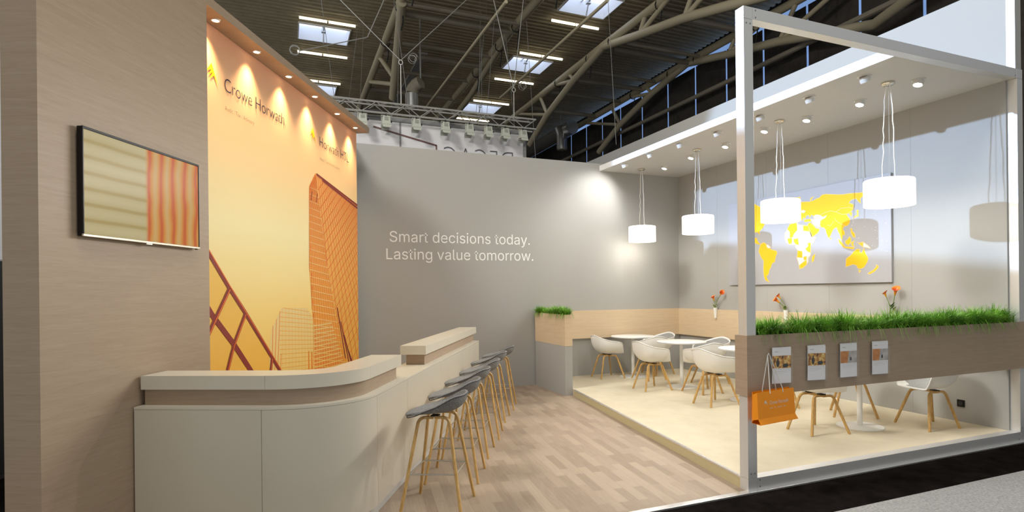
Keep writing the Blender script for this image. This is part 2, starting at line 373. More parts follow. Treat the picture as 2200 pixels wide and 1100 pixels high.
def strokes(mb, poly, lines, w, f, mi=0, n=240):
    # thin printed lines clipped to a polygon; width w in the plane
    def inside(x, y):
        c = False; j = len(poly) - 1
        for i in range(len(poly)):
            xi, yi = poly[i]; xj, yj = poly[j]
            if (yi > y) != (yj > y) and x < (xj - xi) * (y - yi) / (yj - yi) + xi: c = not c
            j = i
        return c
    for (x0, y0, x1, y1) in lines:
        l = math.hypot(x1 - x0, y1 - y0)
        if l < 1e-6: continue
        nx, ny = -(y1 - y0) / l * w / 2, (x1 - x0) / l * w / 2; run = None
        for k in range(n + 1):
            t = k / n; p = (x0 + (x1 - x0) * t, y0 + (y1 - y0) * t); ok = k < n and inside(*p)
            if ok and run is None: run = p
            if not ok and run is not None:
                if math.hypot(p[0] - run[0], p[1] - run[1]) > w:
                    mb.sheet([(run[0] + nx, run[1] + ny), (p[0] + nx, p[1] + ny), (p[0] - nx, p[1] - ny), (run[0] - nx, run[1] - ny)], f, mi)
                run = None
def band(mb, pts, w, f, mi=0):
    for (x0, y0), (x1, y1) in zip(pts, pts[1:]):
        l = math.hypot(x1 - x0, y1 - y0); nx, ny = -(y1 - y0) / l * w / 2, (x1 - x0) / l * w / 2
        mb.sheet([(x0 + nx, y0 + ny), (x1 + nx, y1 + ny), (x1 - nx, y1 - ny), (x0 - nx, y0 - ny)], f, mi)
def outline(mb, pts, w, f, mi=0):
    # closed printed border line: one continuous mitred strip
    n = len(pts); P_ = [Vector(p) for p in pts]; ins = []
    area = sum(P_[i].x * P_[(i + 1) % n].y - P_[(i + 1) % n].x * P_[i].y for i in range(n)); sg_ = 1 if area > 0 else -1
    for i in range(n):
        d1 = (P_[i] - P_[i - 1]).normalized(); d2 = (P_[(i + 1) % n] - P_[i]).normalized()
        nn = Vector((-d1.y - d2.y, d1.x + d2.x)) * sg_; k = max(0.6, nn.length / 2)
        nn = nn.normalized() if nn.length > 1e-4 else Vector((0, 0)); ins.append(P_[i] - nn * (w / k))
    o = len(mb.v); mb.add([f(p.x, p.y) for p in P_] + [f(p.x, p.y) for p in ins], [(i, (i + 1) % n, (i + 1) % n + n, i + n) for i in range(n)], mi)
CHEVRON = [(0.42, 1.0), (0.98, 0.0), (0.60, 0.47), (0.25, 0.22), (0.50, 0.60), (0.12, 0.34), (0.40, 0.70), (-0.02, 0.50)]
# outlines of the slogan's grotesque letters: advance width, closed loops (cap height 1)
GLYPHS = {
'S': (0.878, [[(.383,1.01),(.446,1.013),(.51,1.01),(.568,.998),(.621,.978),(.668,.952),(.708,.92),(.741,.882),(.766,.839),(.782,.793),(.788,.743),(.663,.743),(.652,.789),(.629,.828),(.594,.86),(.55,.883),(.499,.897),(.442,.901),(.401,.899),(.363,.892),(.329,.88),(.299,.864),(.273,.845),(.253,.822),(.238,.796),(.229,.768),(.226,.738),(.23,.706),(.24,.679),(.257,.656),(.28,.636),(.305,.619),(.333,.606),(.362,.594),(.39,.585),(.417,.577),(.519,.549),(.549,.54),(.58,.53),(.612,.518),(.645,.504),(.676,.487),(.705,.467),(.732,.444),(.756,.418),(.776,.388),(.791,.354),(.8,.316),(.803,.272),(.798,.22),(.784,.17),(.76,.125),(.727,.084),(.685,.049),(.636,.021),(.578,-.0),(.512,-.013),(.44,-.017),(.37,-.013),(.307,-.002),(.251,.018),(.201,.045),(.159,.078),(.126,.118),(.1,.163),(.083,.214),(.075,.268),(.205,.268),(.212,.232),(.224,.2),(.243,.172),(.266,.149),(.295,.13),(.327,.115),(.363,.105),(.4,.099),(.44,.097),(.484,.099),(.524,.106),(.562,.118),(.596,.135),(.624,.156),(.648,.181),(.665,.209),(.676,.24),(.679,.274),(.676,.304),(.667,.33),(.653,.352),(.633,.371),(.609,.387),(.582,.402),(.551,.415),(.517,.426),(.481,.437),(.361,.47),(.285,.497),(.221,.529),(.169,.568),(.132,.615),(.11,.67),(.102,.732),(.107,.786),(.122,.836),(.147,.88),(.181,.919),(.222,.952),(.27,.979),(.325,.998)]]),
'm': (1.199, [[(.399,.757),(.431,.759),(.482,.754),(.527,.737),(.565,.709),(.595,.672),(.617,.629),(.631,.579),(.614,.579),(.625,.614),(.642,.646),(.663,.674),(.688,.699),(.716,.72),(.748,.737),(.783,.749),(.82,.757),(.858,.759),(.901,.756),(.94,.747),(.977,.731),(1.011,.709),(1.039,.68),(1.063,.646),(1.08,.604),(1.091,.556),(1.095,.501),(1.095,.0),(.974,.0),(.974,.499),(.969,.548),(.954,.586),(.929,.615),(.897,.634),(.861,.646),(.823,.65),(.791,.647),(.762,.64),(.736,.629),(.713,.613),(.694,.593),(.679,.57),(.668,.545),(.661,.516),(.659,.486),(.659,.0),(.539,.0),(.539,.511),(.534,.55),(.52,.583),(.497,.611),(.467,.633),(.432,.645),(.392,.65),(.363,.647),(.336,.641),(.31,.629),(.286,.613),(.265,.593),(.247,.568),(.234,.539),(.226,.506),(.223,.468),(.223,.0),(.103,.0),(.103,.746),(.22,.746),(.221,.581),(.211,.581),(.224,.618),(.24,.651),(.26,.68),(.284,.704),(.31,.724),(.338,.739),(.368,.75)]]),
'a': (0.765, [[(.341,.754),(.381,.756),(.409,.755),(.438,.751),(.47,.746),(.501,.737),(.532,.725),(.562,.708),(.589,.688),(.613,.661),(.634,.63),(.649,.591),(.659,.546),(.662,.494),(.662,.0),(.544,.0),(.544,.102),(.536,.102),(.525,.084),(.512,.067),(.495,.048),(.475,.031),(.451,.016),(.423,.002),(.391,-.008),(.355,-.015),(.314,-.017),(.268,-.014),(.226,-.005),(.186,.01),(.15,.03),(.119,.056),(.094,.088),(.075,.124),(.063,.166),(.06,.212),(.063,.252),(.071,.287),(.085,.316),(.104,.341),(.126,.362),(.152,.38),(.182,.394),(.213,.405),(.246,.414),(.281,.421),(.316,.427),(.35,.432),(.392,.438),(.429,.442),(.459,.446),(.485,.45),(.506,.455),(.521,.462),(.533,.471),(.539,.484),(.542,.501),(.542,.505),(.54,.534),(.534,.56),(.524,.583),(.511,.603),(.493,.62),(.471,.633),(.446,.643),(.417,.648),(.385,.65),(.351,.648),(.32,.643),(.293,.634),(.269,.621),(.249,.607),(.231,.591),(.217,.574),(.205,.556),(.197,.538),(.081,.572),(.1,.615),(.125,.65),(.154,.68),(.187,.704),(.223,.724),(.261,.738),(.301,.748)],[(.542,.373),(.535,.368),(.524,.362),(.51,.358),(.493,.353),(.475,.349),(.455,.346),(.434,.342),(.414,.339),(.394,.337),(.375,.334),(.359,.332),(.345,.33),(.317,.326),(.29,.32),(.264,.312),(.24,.302),(.22,.289),(.203,.274),(.191,.255),(.183,.233),(.181,.206),(.183,.182),(.189,.161),(.2,.142),(.215,.126),(.233,.113),(.255,.103),(.279,.095),(.306,.091),(.335,.089),(.377,.092),(.415,.101),(.448,.115),(.476,.135),(.499,.157),(.518,.183),(.531,.211),(.539,.241),(.542,.271)]]),
'r': (0.509, [[(.376,.753),(.419,.756),(.429,.756),(.439,.756),(.451,.756),(.462,.755),(.471,.755),(.479,.754),(.479,.634),(.473,.635),(.464,.636),(.452,.638),(.438,.639),(.422,.64),(.407,.64),(.373,.638),(.342,.631),(.313,.618),(.287,.602),(.265,.582),(.247,.557),(.234,.53),(.226,.499),(.223,.466),(.223,.0),(.103,.0),(.103,.746),(.219,.746),(.219,.631),(.227,.631),(.244,.666),(.268,.696),(.3,.722),(.336,.741)]]),
't': (0.447, [[(.128,.926),(.128,.183),(.133,.127),(.151,.08),(.181,.042),(.221,.014),(.271,-.002),(.331,-.008),(.346,-.008),(.362,-.007),(.377,-.005),(.392,-.003),(.406,-.0),(.419,.003),(.397,.105),(.386,.104),(.376,.102),(.364,.1),(.353,.099),(.343,.098),(.335,.098),(.306,.1),(.284,.108),(.267,.12),(.256,.138),(.25,.162),(.248,.192),(.248,.926)],[(.013,.643),(.013,.746),(.401,.746),(.401,.643)]]),
'd': (0.834, [[(.611,.628),(.611,1.0),(.731,1.0),(.731,.0),(.615,.0),(.615,.115),(.603,.115),(.592,.099),(.58,.081),(.564,.061),(.545,.042),(.523,.024),(.496,.007),(.464,-.006),(.427,-.013),(.384,-.016),(.324,-.011),(.269,.005),(.219,.032),(.175,.068),(.138,.113),(.107,.166),(.085,.228),(.072,.296),(.067,.371),(.072,.446),(.085,.514),(.108,.575),(.138,.628),(.176,.673),(.22,.709),(.27,.735),(.325,.75),(.385,.756),(.428,.753),(.466,.745),(.497,.733),(.524,.716),(.546,.699),(.565,.68),(.58,.66),(.592,.643),(.602,.628)],[(.402,.648),(.358,.644),(.318,.632),(.284,.612),(.255,.585),(.232,.552),(.213,.513),(.2,.47),(.192,.423),(.189,.372),(.192,.321),(.2,.273),(.213,.229),(.232,.19),(.256,.156),(.285,.129),(.319,.108),(.358,.096),(.402,.092),(.445,.096),(.483,.108),(.517,.128),(.546,.154),(.57,.187),(.589,.226),(.602,.27),(.61,.319),(.613,.372),(.61,.425),(.602,.473),(.589,.517),(.57,.555),(.547,.587),(.518,.613),(.484,.633),(.445,.644)]]),
'e': (0.794, [[(.339,.75),(.403,.756),(.444,.753),(.483,.747),(.522,.735),(.56,.719),(.595,.697),(.628,.67),(.657,.637),(.682,.599),(.702,.554),(.717,.503),(.726,.445),(.73,.381),(.73,.333),(.147,.333),(.147,.434),(.664,.434),(.609,.397),(.606,.445),(.598,.488),(.585,.528),(.567,.563),(.544,.593),(.516,.617),(.483,.635),(.446,.645),(.403,.649),(.36,.645),(.322,.634),(.288,.616),(.258,.592),(.234,.563),(.214,.53),(.2,.493),(.191,.455),(.189,.415),(.189,.349),(.192,.297),(.201,.25),(.217,.209),(.239,.173),(.265,.144),(.297,.121),(.333,.104),(.373,.094),(.417,.091),(.446,.092),(.474,.096),(.499,.104),(.522,.114),(.543,.127),(.561,.143),(.577,.162),(.59,.183),(.601,.207),(.717,.179),(.703,.142),(.684,.108),(.659,.077),(.629,.05),(.594,.027),(.555,.009),(.513,-.005),(.466,-.013),(.417,-.016),(.348,-.011),(.285,.005),(.23,.032),(.182,.069),(.142,.113),(.109,.167),(.086,.227),(.072,.294),(.067,.367),(.072,.441),(.086,.508),(.109,.569),(.14,.624),(.179,.669),(.226,.706),(.28,.734)]]),
'c': (0.778, [[(.343,.75),(.407,.756),(.443,.754),(.478,.749),(.511,.741),(.543,.73),(.572,.716),(.6,.7),(.625,.68),(.648,.658),(.668,.633),(.686,.605),(.7,.576),(.711,.544),(.595,.515),(.589,.534),(.581,.552),(.571,.568),(.559,.584),(.546,.598),(.531,.611),(.514,.622),(.496,.631),(.476,.639),(.455,.644),(.432,.647),(.407,.648),(.361,.644),(.32,.631),(.285,.61),(.256,.581),(.232,.547),(.213,.508),(.2,.464),(.192,.418),(.189,.368),(.192,.32),(.2,.274),(.213,.231),(.232,.192),(.256,.158),(.285,.13),(.32,.108),(.361,.096),(.407,.091),(.432,.092),(.455,.096),(.477,.101),(.497,.109),(.515,.118),(.532,.13),(.548,.143),(.561,.158),(.573,.174),(.583,.192),(.592,.211),(.598,.23),(.713,.201),(.702,.169),(.688,.138),(.671,.11),(.65,.085),(.628,.062),(.602,.042),(.574,.024),(.544,.01),(.512,-.001),(.479,-.01),(.444,-.014),(.407,-.016),(.343,-.011),(.283,.005),(.23,.032),(.182,.069),(.142,.114),(.11,.167),(.086,.228),(.072,.295),(.067,.368),(.072,.443),(.086,.511),(.11,.572),(.142,.626),(.182,.671),(.23,.707),(.283,.734)]]),
'i': (0.328, [[(.103,.0),(.103,.746),(.223,.746),(.223,.0)],[(.143,1.027),(.164,1.03),(.187,1.027),(.206,1.019),(.224,1.006),(.237,.99),(.246,.971),(.248,.95),(.246,.929),(.237,.91),(.224,.894),(.206,.881),(.187,.873),(.164,.87),(.143,.873),(.123,.881),(.106,.894),(.092,.91),(.084,.929),(.081,.95),(.084,.971),(.092,.99),(.106,1.006),(.123,1.019)]]),
's': (0.717, [[(.317,.753),(.368,.756),(.416,.753),(.46,.745),(.499,.732),(.533,.715),(.563,.693),(.588,.667),(.608,.637),(.625,.605),(.637,.57),(.527,.545),(.515,.572),(.499,.597),(.477,.62),(.449,.639),(.412,.65),(.368,.654),(.326,.65),(.289,.64),(.257,.623),(.233,.6),(.218,.574),(.213,.545),(.217,.519),(.227,.497),(.244,.478),(.267,.463),(.299,.449),(.338,.438),(.451,.411),(.513,.392),(.563,.368),(.602,.337),(.629,.3),(.646,.258),(.651,.209),(.647,.167),(.635,.128),(.614,.093),(.586,.061),(.552,.034),(.511,.013),(.464,-.003),(.413,-.013),(.358,-.016),(.308,-.014),(.262,-.006),(.22,.007),(.183,.024),(.15,.047),(.121,.074),(.098,.107),(.081,.144),(.07,.185),(.185,.209),(.198,.172),(.218,.142),(.244,.118),(.276,.102),(.314,.093),(.356,.089),(.405,.093),(.446,.104),(.481,.122),(.506,.146),(.522,.173),(.527,.202),(.524,.227),(.515,.248),(.499,.267),(.478,.282),(.45,.295),(.417,.305),(.293,.334),(.231,.353),(.181,.378),(.142,.409),(.114,.446),(.098,.489),(.092,.538),(.096,.579),(.108,.617),(.128,.652),(.155,.682),(.188,.707),(.226,.728),(.27,.743)]]),
'o': (0.816, [[(.343,.75),(.407,.756),(.473,.75),(.533,.734),(.587,.707),(.634,.671),(.674,.626),(.706,.572),(.73,.511),(.744,.443),(.749,.368),(.744,.295),(.73,.228),(.706,.167),(.674,.114),(.634,.069),(.587,.032),(.533,.005),(.473,-.011),(.407,-.016),(.343,-.011),(.283,.005),(.23,.032),(.182,.069),(.142,.114),(.11,.167),(.086,.228),(.072,.295),(.067,.368),(.072,.443),(.086,.511),(.11,.572),(.142,.626),(.182,.671),(.23,.707),(.283,.734)],[(.407,.648),(.361,.644),(.32,.631),(.285,.61),(.256,.581),(.232,.547),(.213,.508),(.2,.464),(.192,.418),(.189,.368),(.192,.32),(.2,.274),(.213,.231),(.232,.192),(.256,.158),(.285,.13),(.32,.108),(.361,.096),(.407,.091),(.455,.096),(.496,.108),(.531,.13),(.561,.158),(.585,.192),(.604,.231),(.617,.274),(.625,.32),(.628,.368),(.625,.417),(.617,.464),(.604,.507),(.585,.547),(.561,.581),(.531,.61),(.496,.631),(.455,.644)]]),
'n': (0.805, [[(.393,.751),(.447,.756),(.495,.752),(.54,.742),(.58,.724),(.615,.7),(.645,.669),(.669,.631),(.688,.585),(.698,.532),(.702,.472),(.702,.0),(.582,.0),(.582,.462),(.577,.516),(.562,.562),(.537,.598),(.503,.625),(.461,.642),(.413,.647),(.378,.644),(.346,.637),(.316,.624),(.289,.606),(.267,.583),(.248,.556),(.235,.523),(.226,.487),(.223,.446),(.223,.0),(.103,.0),(.103,.746),(.219,.746),(.22,.565),(.201,.565),(.227,.627),(.26,.676),(.299,.712),(.344,.736)]]),
'y': (0.765, [[(.319,-.003),(.034,.746),(.166,.746),(.325,.305),(.341,.26),(.355,.215),(.367,.17),(.379,.127),(.391,.083),(.404,.041),(.361,.041),(.374,.083),(.386,.127),(.398,.171),(.411,.215),(.425,.26),(.44,.305),(.6,.746),(.73,.746),(.401,-.114),(.385,-.151),(.367,-.183),(.347,-.21),(.325,-.234),(.3,-.252),(.274,-.267),(.245,-.277),(.214,-.283),(.18,-.285),(.161,-.285),(.143,-.283),(.127,-.281),(.113,-.278),(.102,-.276),(.093,-.272),(.121,-.168),(.14,-.172),(.163,-.176),(.184,-.177),(.204,-.175),(.223,-.169),(.24,-.159),(.256,-.145),(.271,-.126),(.284,-.101),(.296,-.07)]]),
'L': (0.772, [[(.118,.0),(.118,1.0),(.245,1.0),(.245,.112),(.71,.112),(.71,.0)]]),
'g': (0.836, [[(.326,.75),(.385,.756),(.429,.753),(.467,.746),(.498,.733),(.525,.717),(.548,.699),(.566,.68),(.582,.661),(.594,.643),(.605,.627),(.615,.627),(.615,.746),(.732,.746),(.732,-.017),(.727,-.078),(.713,-.131),(.689,-.177),(.656,-.214),(.617,-.244),(.571,-.267),(.52,-.283),(.465,-.293),(.407,-.296),(.354,-.294),(.306,-.286),(.263,-.274),(.225,-.259),(.191,-.239),(.162,-.216),(.137,-.191),(.116,-.165),(.099,-.136),(.199,-.08),(.211,-.096),(.224,-.112),(.239,-.13),(.257,-.146),(.278,-.161),(.303,-.173),(.333,-.183),(.367,-.189),(.407,-.191),(.463,-.186),(.513,-.172),(.555,-.148),(.587,-.113),(.606,-.068),(.612,-.011),(.612,.134),(.602,.134),(.591,.118),(.579,.1),(.563,.082),(.545,.063),(.523,.046),(.496,.031),(.464,.019),(.427,.012),(.383,.009),(.325,.014),(.271,.028),(.221,.052),(.177,.085),(.139,.127),(.108,.177),(.085,.236),(.072,.302),(.067,.376),(.072,.449),(.085,.516),(.108,.577),(.139,.629),(.176,.673),(.221,.709),(.271,.735)],[(.403,.648),(.359,.644),(.319,.632),(.285,.612),(.256,.586),(.232,.554),(.213,.516),(.2,.474),(.192,.428),(.189,.379),(.192,.328),(.2,.282),(.214,.241),(.233,.204),(.257,.174),(.286,.149),(.32,.131),(.359,.12),(.403,.116),(.446,.12),(.484,.13),(.518,.148),(.547,.172),(.571,.202),(.59,.238),(.603,.28),(.611,.327),(.614,.379),(.611,.43),(.603,.476),(.59,.519),(.571,.556),(.548,.588),(.519,.614),(.485,.633),(.446,.644)]]),
'v': (0.765, [[(.319,.0),(.034,.746),(.166,.746),(.325,.305),(.341,.26),(.355,.215),(.367,.171),(.379,.127),(.392,.083),(.404,.041),(.362,.041),(.374,.083),(.387,.127),(.399,.171),(.411,.215),(.425,.26),(.44,.305),(.599,.746),(.73,.746),(.445,.0)]]),
'l': (0.372, [[(.103,.166),(.103,1.0),(.223,1.0),(.223,.194),(.225,.163),(.229,.14),(.236,.122),(.248,.111),(.265,.104),(.287,.102),(.298,.102),(.308,.103),(.315,.103),(.321,.104),(.328,.105),(.334,.107),(.355,.005),(.344,.003),(.332,.0),(.318,-.002),(.303,-.003),(.289,-.004),(.274,-.005),(.221,.0),(.178,.015),(.145,.04),(.122,.073),(.108,.115)]]),
'u': (0.806, [[(.103,.273),(.103,.746),(.223,.746),(.223,.283),(.229,.229),(.244,.184),(.269,.147),(.303,.12),(.345,.104),(.393,.099),(.428,.101),(.46,.109),(.49,.122),(.516,.14),(.539,.163),(.557,.19),(.571,.223),(.579,.259),(.582,.3),(.582,.746),(.702,.746),(.702,.0),(.586,.0),(.586,.181),(.604,.181),(.578,.118),(.545,.069),(.505,.033),(.461,.009),(.412,-.005),(.358,-.01),(.31,-.007),(.266,.004),(.226,.021),(.19,.045),(.16,.077),(.136,.115),(.118,.161),(.107,.214)]]),
'w': (1.115, [[(.27,.0),(.044,.746),(.171,.746),(.262,.42),(.275,.373),(.289,.323),(.302,.268),(.316,.21),(.33,.148),(.344,.081),(.324,.081),(.338,.146),(.351,.207),(.365,.265),(.378,.319),(.392,.371),(.405,.42),(.495,.746),(.622,.746),(.711,.42),(.723,.372),(.737,.321),(.75,.267),(.764,.209),(.777,.147),(.791,.081),(.769,.081),(.783,.146),(.798,.208),(.812,.266),(.826,.32),(.839,.372),(.852,.42),(.944,.746),(1.07,.746),(.844,.0),(.724,.0),(.627,.338),(.617,.372),(.608,.407),(.599,.442),(.589,.478),(.58,.514),(.571,.551),(.562,.588),(.553,.626),(.544,.664),(.571,.664),(.562,.626),(.553,.589),(.544,.551),(.535,.514),(.525,.478),(.516,.442),(.507,.406),(.497,.372),(.487,.338),(.391,.0)]]),
'.': (0.369, [[(.164,.168),(.187,.17),(.211,.168),(.232,.159),(.251,.144),(.266,.126),(.274,.104),(.277,.081),(.274,.057),(.266,.036),(.251,.017),(.232,.003),(.211,-.006),(.187,-.009),(.164,-.006),(.143,.003),(.124,.017),(.109,.036),(.1,.057),(.097,.081),(.1,.104),(.109,.126),(.124,.144),(.143,.159)]]),
}
def slogan_line(text, m, x0, width, height, parent, dx, dz):
    cu = bpy.data.curves.new('line', 'CURVE'); cu.dimensions = '2D'; cu.fill_mode = 'BOTH'; x = 0.0; hi = 0
    for ch in text:
        if ch == ' ': x += 0.369; continue
        adv, loops = GLYPHS[ch]
        for lp in loops:
            sp = cu.splines.new('POLY'); sp.points.add(len(lp) - 1); sp.use_cyclic_u = True
            for pt, (a, b) in zip(sp.points, lp): pt.co = (x + a, b, 0, 1); hi = max(hi, x + a)
        x += adv
    tmp = bpy.data.objects.new('line', cu); COL.objects.link(tmp)
    me = bpy.data.meshes.new_from_object(tmp.evaluated_get(bpy.context.evaluated_depsgraph_get()))
    bpy.data.objects.remove(tmp); bpy.data.curves.remove(cu)
    lo = min(v.co.x for v in me.vertices)
    for v in me.vertices: v.co = Vector(((v.co.x - lo) / (hi - lo) * width + x0 + dx, -0.0015, v.co.y * height + dz))
    me.materials.clear(); me.materials.append(m)
    o = bpy.data.objects.new('line', me); COL.objects.link(o); o.parent = parent; return o
# ================================================================== setting: floors
def to_local(pts, base, ang):
    r = []
    for p in pts:
        d = Vector((p[0] - base[0], p[1] - base[1])); r.append((d.x * cos(ang) + d.y * sin(ang), -d.x * sin(ang) + d.y * cos(ang)))
    return r
def xy(p): return (p.x, p.y)
FA = rad(90 + 16) + PSI                                  # the planks run this way
poly = [xy(RW(-4.6, 0.03)), xy(RW(0.35, 0.03)), xy(RW(0.9, 4.7)), xy(RW(0.9, 5.954)), xy(RW(-3.2, 5.954)), xy(LW(5.2, 0.5)), xy(LW(-1.6, 0.5))]
MB().prism(to_local(poly, (0, 0), FA), -0.06, 0.0).build('floor', M['planks'], rz=FA, kind='structure')
MB().box(-9, 16, -9, 0.0, -0.08, -0.012).build('floor_black', M['black_floor'], loc=PR, rz=AR, kind='structure')
MB().box(-9, 16, 0.0, 46, -0.10, -0.062).build('floor_hall', M['black_floor'], loc=PR, rz=AR, kind='structure')
MB().box(-9, 16, -8.5, -0.60, -0.012, -0.004).build('floor_carpet', M['carpet_grey'], loc=PR, rz=AR, kind='structure')
MB().box(-4.6, 3.93, -0.035, 0.03, -0.012, 0.004).build('trim_sill', M['alu'], loc=PR, rz=AR, kind='structure', bevel=0.002)
# raised platform of the seating area
pp = [(0.02, 0.10), (3.8, 0.10), (3.8, 5.954), (0.735, 5.954), (0.735, 4.64)]
MB().prism(pp, 0.0, 0.1).build('floor_platform', M['carpet_cream'], loc=PR, rz=AR, kind='structure')
ex, ey = 0.715, 4.54; el = math.hypot(ex, ey); ea = math.atan2(ey, ex)
b = MB().box(0, el, 0.0, 0.012, 0.0, 0.088); b.build('trim_platform_edge', M['plinth'], loc=RW(0.02, 0.10), rz=AR + ea, kind='structure')
b = MB().box(0, el, -0.012, 0.014, 0.088, 0.103); b.build('trim_platform_nosing', M['alu'], loc=RW(0.02, 0.10), rz=AR + ea, kind='structure')

# ================================================================== setting: walls of the stand
MB().box(-0.735, 0.845, 0, 0.22, 0, 4.21).build('wall_left', M['oak'], loc=PL, rz=AL, kind='structure')
MB().box(0.845, 4.87, 0.216, 0.40, 0, 4.13).box(4.80, 5.33, 0.41, 0.50, 0, 4.10).build('wall_left_rear_and_blocker', M['grey_wall'], loc=PL, rz=AL, kind='structure')  # second box: added light blocker, unseen, shutting the gap to the back wall
MB().box(0.845, 4.875, 0.0, 0.40, 4.13, 4.21).build('trim_header', M['oak'], loc=PL, rz=AL, kind='structure')
b = MB().box(-3.2, 3.8, 5.954, 6.05, 0, 4.11)
for uu in (-1.5, -0.5, 0.5, 1.5, 2.5): b.box(uu, uu + 0.003, 5.9532, 5.954, 0, 4.11, 1)
b.build('wall_back', [M['grey_wall'], M['grey_wall']], loc=PR, rz=AR, kind='structure')
b = MB().box(3.8, 3.9, 0.098, 10.0, 0, 4.07); b.box(3.8, 3.9, 0.0, 10.0, 4.07, 5.07)
b.build('wall_right', M['grey_wall'], loc=PR, rz=AR, kind='structure')
b = MB()
for vv in (1.17, 2.4, 3.6, 4.8): b.box(3.7993, 3.8, vv, vv + 0.004, 0.1, 3.97)
b.build('trim_wall_joint', M['joint'], loc=PR, rz=AR, kind='structure')
b = MB().box(3.795, 3.80, 0.0, 0.085, 4.07, 5.07)
for k in range(8): b.lathe([(0.0001, 0), (0.007, 0), (0.007, 0.003), (0.0001, 0.003)], 10, (0, 0, 0), 1)
b2 = MB().box(3.793, 3.80, 0.0, 0.085, 4.07, 5.07)
for k in range(7):
    z = 4.12 + k * 0.15; b2.box(3.7905, 3.7932, 0.036, 0.048, z, z + 0.012, 1)
b2.build('trim_edge_strip', [M['steel'], M['steel_dark']], loc=PR, rz=AR, kind='structure')
MB().box(2.0, 3.8, 0.098, 5.954, 3.97, 4.07).build('ceiling', [M['ceiling_paint']], loc=PR, rz=AR, kind='structure')
MB().box(1.985, 2.0, 0.098, 5.954, 3.97, 4.07).build('trim_fascia', M['white_paint'], loc=PR, rz=AR, kind='structure')
# oak dado boards behind the seats
MB().box(0.735, 3.8, 5.905, 5.954, 0.80, 1.32).build('trim_dado_back', M['oak_light'], loc=PR, rz=AR, kind='structure')
MB().box(3.75, 3.8, 0.14, 5.905, 0.80, 1.32).build('trim_dado_right', M['oak_light'], loc=PR, kind='structure')

# slogan on the back wall
sl = thing('wall_slogan', 'two line white slogan lettering on the grey back wall', 'lettering', RW(-0.72, 5.953, 2.24), AR)
for txt, x0, z0, wd_ in (('Smart decisions today.', -1.965, 2.533, 2.495), ('Lasting value tomorrow.', -2.02, 2.245, 2.615)):
    slogan_line(txt, M['white_letter'], x0, wd_, 0.176, sl, 0.72, z0 - 2.24)
# ================================================================== banner wall with print, lettering and downlights
ban = thing('banner', 'tall orange and yellow skyscraper photo banner under the downlit header', 'banner', LW(2.86, 0.2), AL)
B0 = 2.86                                                    # banner local x = d - B0, local y = m - 0.2
def bf(k): return lambda d, z: (d - B0, -0.0006 * k, z)
MB().box(0.847 - B0, 4.868 - B0, 0, 0.015, 0.0, 4.129).build('panel', M['banner'], ban)
pr = MB(); PM = [M['glass_print'], M['tower_pale'], M['tower_deep'], M['tower_side'], M['tower_face'], M['print_orange'], M['print_red'], M['gap']]
# glass roof in the lower left corner
pr.sheet([(0.86, 2.36), (1.15, 2.07), (1.468, 1.755), (1.738, 1.509), (2.403, 0.866), (2.7, 0.55), (2.7, 0.3), (0.86, 0.3)], bf(1), 0)
# pale tower in the middle
t2 = [(2.18, 0.3), (2.197, 1.14), (2.257, 1.326), (2.478, 1.54), (3.102, 1.522), (3.274, 1.394), (3.29, 0.3)]
pr.sheet(t2, bf(2), 1)
side = [(2.18, 0.3), (2.197, 1.14), (2.257, 1.326), (2.478, 1.54), (2.42, 0.3)]
strokes(pr, side, [(2.15 + k * 0.055, 0.3, 2.22 + k * 0.075, 1.6) for k in range(7)], 0.010, bf(3), 5)
strokes(pr, t2, [(2.42, 0.3 + 0.052 * k, 3.3, 0.26 + 0.050 * k) for k in range(26)], 0.008, bf(3), 4)
strokes(pr, t2, [(2.46 + k * 0.085, 0.3, 2.49 + k * 0.078, 1.6) for k in range(10)], 0.006, bf(3), 4)
pr.sheet([(3.13, 0.3), (3.13, 0.98), (3.16, 1.0), (3.18, 0.3)], bf(3), 2); pr.sheet([(3.215, 0.3), (3.215, 0.96), (3.25, 0.98), (3.265, 0.3)], bf(3), 2)
# the great tower on the right: pale left face, lit right face
face_l = [(3.388, 3.228), (3.209, 3.03), (3.184, 2.017), (3.274, 1.35), (3.29, 0.3), (4.62, 0.3), (4.28, 0.85), (3.95, 1.5), (3.70, 2.15)]
face_r = [(3.388, 3.228), (4.866, 3.045), (4.866, 0.3), (4.62, 0.3), (4.28, 0.85), (3.95, 1.5), (3.70, 2.15)]
low_l = [(3.276, 1.33), (3.83, 1.33), (4.28, 0.7), (4.5, 0.3), (3.29, 0.3)]
pr.sheet(face_l, bf(2), 3); pr.sheet(face_r, bf(3), 4)
pr.sheet(low_l, bf(4), 2)
strokes(pr, face_l, [(3.21 + 0.014 * k, 3.05 + 0.013 * k, 3.16 + 0.115 * k, 0.3) for k in range(14)], 0.010, bf(5), 5)
strokes(pr, face_l, [(3.15, 0.3 + 0.085 * k, 4.6, 0.02 + 0.093 * k) for k in range(33)], 0.008, bf(5), 1)
strokes(pr, low_l, [(3.25, 0.3 + 0.052 * k, 4.6, 0.26 + 0.055 * k) for k in range(22)], 0.013, bf(6), 1)
strokes(pr, low_l, [(3.30 + 0.07 * k, 1.4, 3.30 + 0.085 * k, 0.3) for k in range(16)], 0.010, bf(6), 1)
strokes(pr, face_r, [(3.40 + 0.055 * k, 3.24 - 0.006 * k, 3.95 + 0.22 * k, 0.2) for k in range(27)], 0.012, bf(6), 5)
strokes(pr, face_r, [(3.36 + 0.02 * k, 2.95 - 0.12 * k, 5.2, 4.35 - 0.15 * k) for k in range(34)], 0.011, bf(6), 5)
strokes(pr, face_r, [(4.05 + 0.12 * k, 1.5 - 0.2 * k, 4.55 + 0.15 * k, 0.2) for k in range(6)], 0.030, bf(7), 6)
